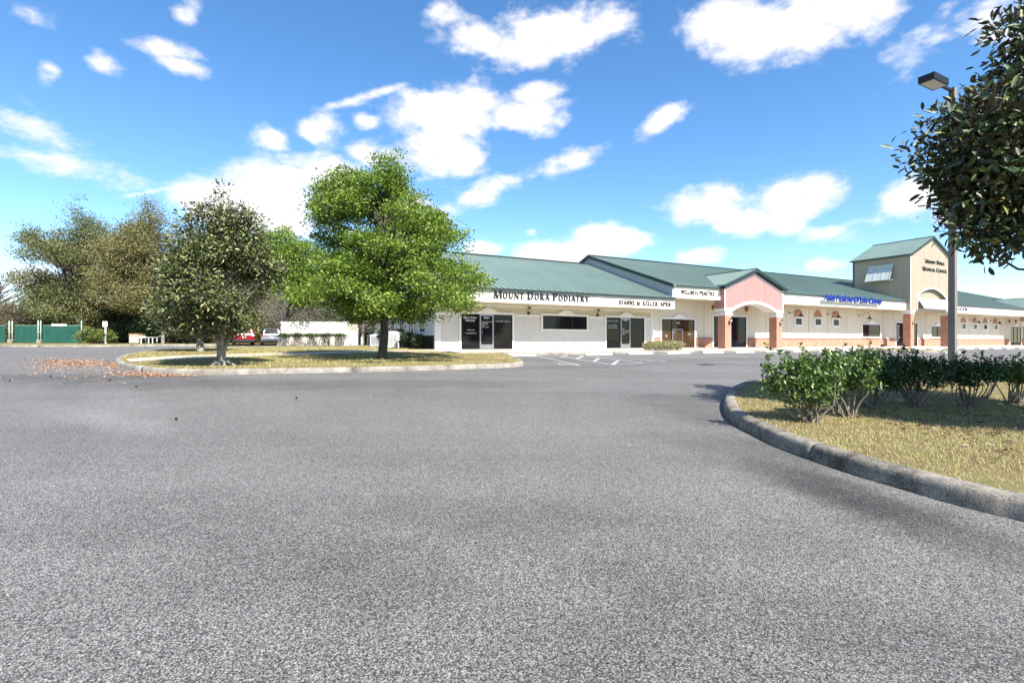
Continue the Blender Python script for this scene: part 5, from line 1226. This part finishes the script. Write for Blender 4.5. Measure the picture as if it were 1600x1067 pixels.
# ------------------------------------------------------------------ cars
TYRE = pm('tyre_rubber', (.012,.012,.012), .8); RIM = pm('alloy_rim', (.45,.45,.46), .3, .9, var=.03); CARG = glassmat('car_glass', (.01,.01,.012), .05); CHR = pm('chrome_trim', (.6,.6,.62), .15, 1, var=.02)
TAILR = pm('red_tail_lamp', (.45,.02,.02), .2, var=.02); TAILC = pm('clear_tail_lamp', (.7,.66,.66), .15, var=.02); BLKPL = pm('black_bumper_plastic', (.02,.02,.022), .6); PLATE = pm('licence_plate', (.65,.65,.62), .5, var=.02)
def car(label, loc, rz, paint, lampmat):
    t = thing('parked_car', label, 'car', loc, rz, 'cars parked by the woods')
    # x across, y forward, rear at y = 0
    def loft(secs, cap=True):
        m = MB(); n = len(secs[0])
        for s in secs: m.v += s
        for r in range(len(secs)-1):
            for k in range(n): m.f.append((r*n+k, r*n+(k+1) % n, (r+1)*n+(k+1) % n, (r+1)*n+k))
        m.f.append(tuple(range(n-1, -1, -1))); m.f.append(tuple((len(secs)-1)*n+k for k in range(n))); return m
    def sec(y, hw, zb, zt, r=.14, tw=.93):
        return [(-hw+.05,y,zb),(hw-.05,y,zb),(hw,y,zb+.12),(hw,y,zt-.30),(hw*tw+.02,y,zt-.06),(hw*tw-.08,y,zt),(-hw*tw+.08,y,zt),(-hw*tw-.02,y,zt-.06),(-hw,y,zt-.30),(-hw,y,zb+.12)]
    body = loft([sec(.06,.84,.42,1.02), sec(.0,.90,.45,1.0) if 0 else sec(.10,.92,.38,1.06), sec(.5,.95,.30,1.10), sec(1.6,.955,.28,1.10), sec(3.0,.955,.28,1.09), sec(3.7,.94,.30,1.04), sec(4.4,.90,.34,.92), sec(4.72,.78,.42,.76)]).build('body', paint, t, bevel=.0)
    gh = lambda y0, hw0, z: [(-hw0,y0,1.05),(hw0,y0,1.05)]
    def gs(y, hwb, hwt, zt): return [(-hwb,y,1.03),(hwb,y,1.03),(hwt,y,zt-.05),(hwt-.08,y,zt),(-hwt+.08,y,zt),(-hwt,y,zt-.05)]
    loft([gs(.16,.82,.80,1.08), gs(.42,.85,.70,1.62), gs(.7,.86,.70,1.68), gs(2.2,.86,.70,1.70), gs(2.7,.85,.68,1.62), gs(3.45,.82,.7,1.08)]).build('cabin', paint, t)
    rw = MB(); rw.v += [(-.70,.195,1.16),(.70,.195,1.16),(.60,.375,1.55),(-.60,.375,1.55),(-.70,.165,1.16),(.70,.165,1.16),(.60,.345,1.55),(-.60,.345,1.55)]; rw.f += [(4,5,6,7),(0,3,2,1),(0,1,5,4),(1,2,6,5),(2,3,7,6),(3,0,4,7)]; rw.build('rear_window', CARG, t)
    for s in (-1, 1):
        sw_ = MB(); sw_.v += [(s*.862,.5,1.12),(s*.862,3.1,1.12),(s*.735,2.5,1.58),(s*.735,.75,1.58)]; sw_.f.append((0,1,2,3)); sw_.v += [(s*.85,.5,1.12),(s*.85,3.1,1.12),(s*.72,2.5,1.58),(s*.72,.75,1.58)]; sw_.f += [(7,6,5,4)]; sw_.build('side_window', CARG, t)
        MB().box(min(s*.60,s*.90),max(s*.60,s*.90),.03,.16,.92,1.05).build('tail_light', lampmat, t, bevel=.02)
        MB().box(min(s*.92,s*1.08),max(s*.92,s*1.08),2.85,3.0,1.08,1.2).build('mirror', paint, t, bevel=.03)
        for y in (.95, 3.75):
            wh = MB().tube([(s*.72,y,.34),(s*.74,y,.34),(s*.93,y,.34),(s*.95,y,.34)], [.31,.34,.34,.31], 20).build('wheel', TYRE, t, smooth=False)
            MB().tube([(s*.94,y,.34),(s*.957,y,.34)], .21, 14).build('rim', RIM, wh)
    MB().box(-.88,.88,.0,.14,.36,.62).build('bumper', BLKPL, t, bevel=.03)
    MB().box(-.52,.52,.045,.07,1.0,1.05).build('trim_strip', CHR, t)
    MB().box(-.16,.16,.04,.058,.78,.92).build('licence_plate', PLATE, t)
    MB().box(-.05,.05,.035,.057,.93,.99).build('badge', CHR, t)
    MB().box(-.62,.62,.30,.42,1.63,1.67).build('spoiler', paint, t, bevel=.01)
    return t
REDP = pm('red_car_paint', (.33,.008,.02), .22, .2, var=.02, spec=.7); SILP = pm('silver_car_paint', (.42,.44,.47), .25, .6, var=.02)
q = at(381.5, 0, 49.5); q.z = gz(q.x, q.y); car('red sport utility vehicle parked with its rear towards us beside the big magnolia', q, R(30), REDP, TAILC)
q = at(424.5, 0, 51); q.z = gz(q.x, q.y); car('silver sport utility vehicle partly hidden behind the cream enclosure', q, R(27), SILP, TAILR)
# drain cover
print('objects', len(bpy.data.objects))
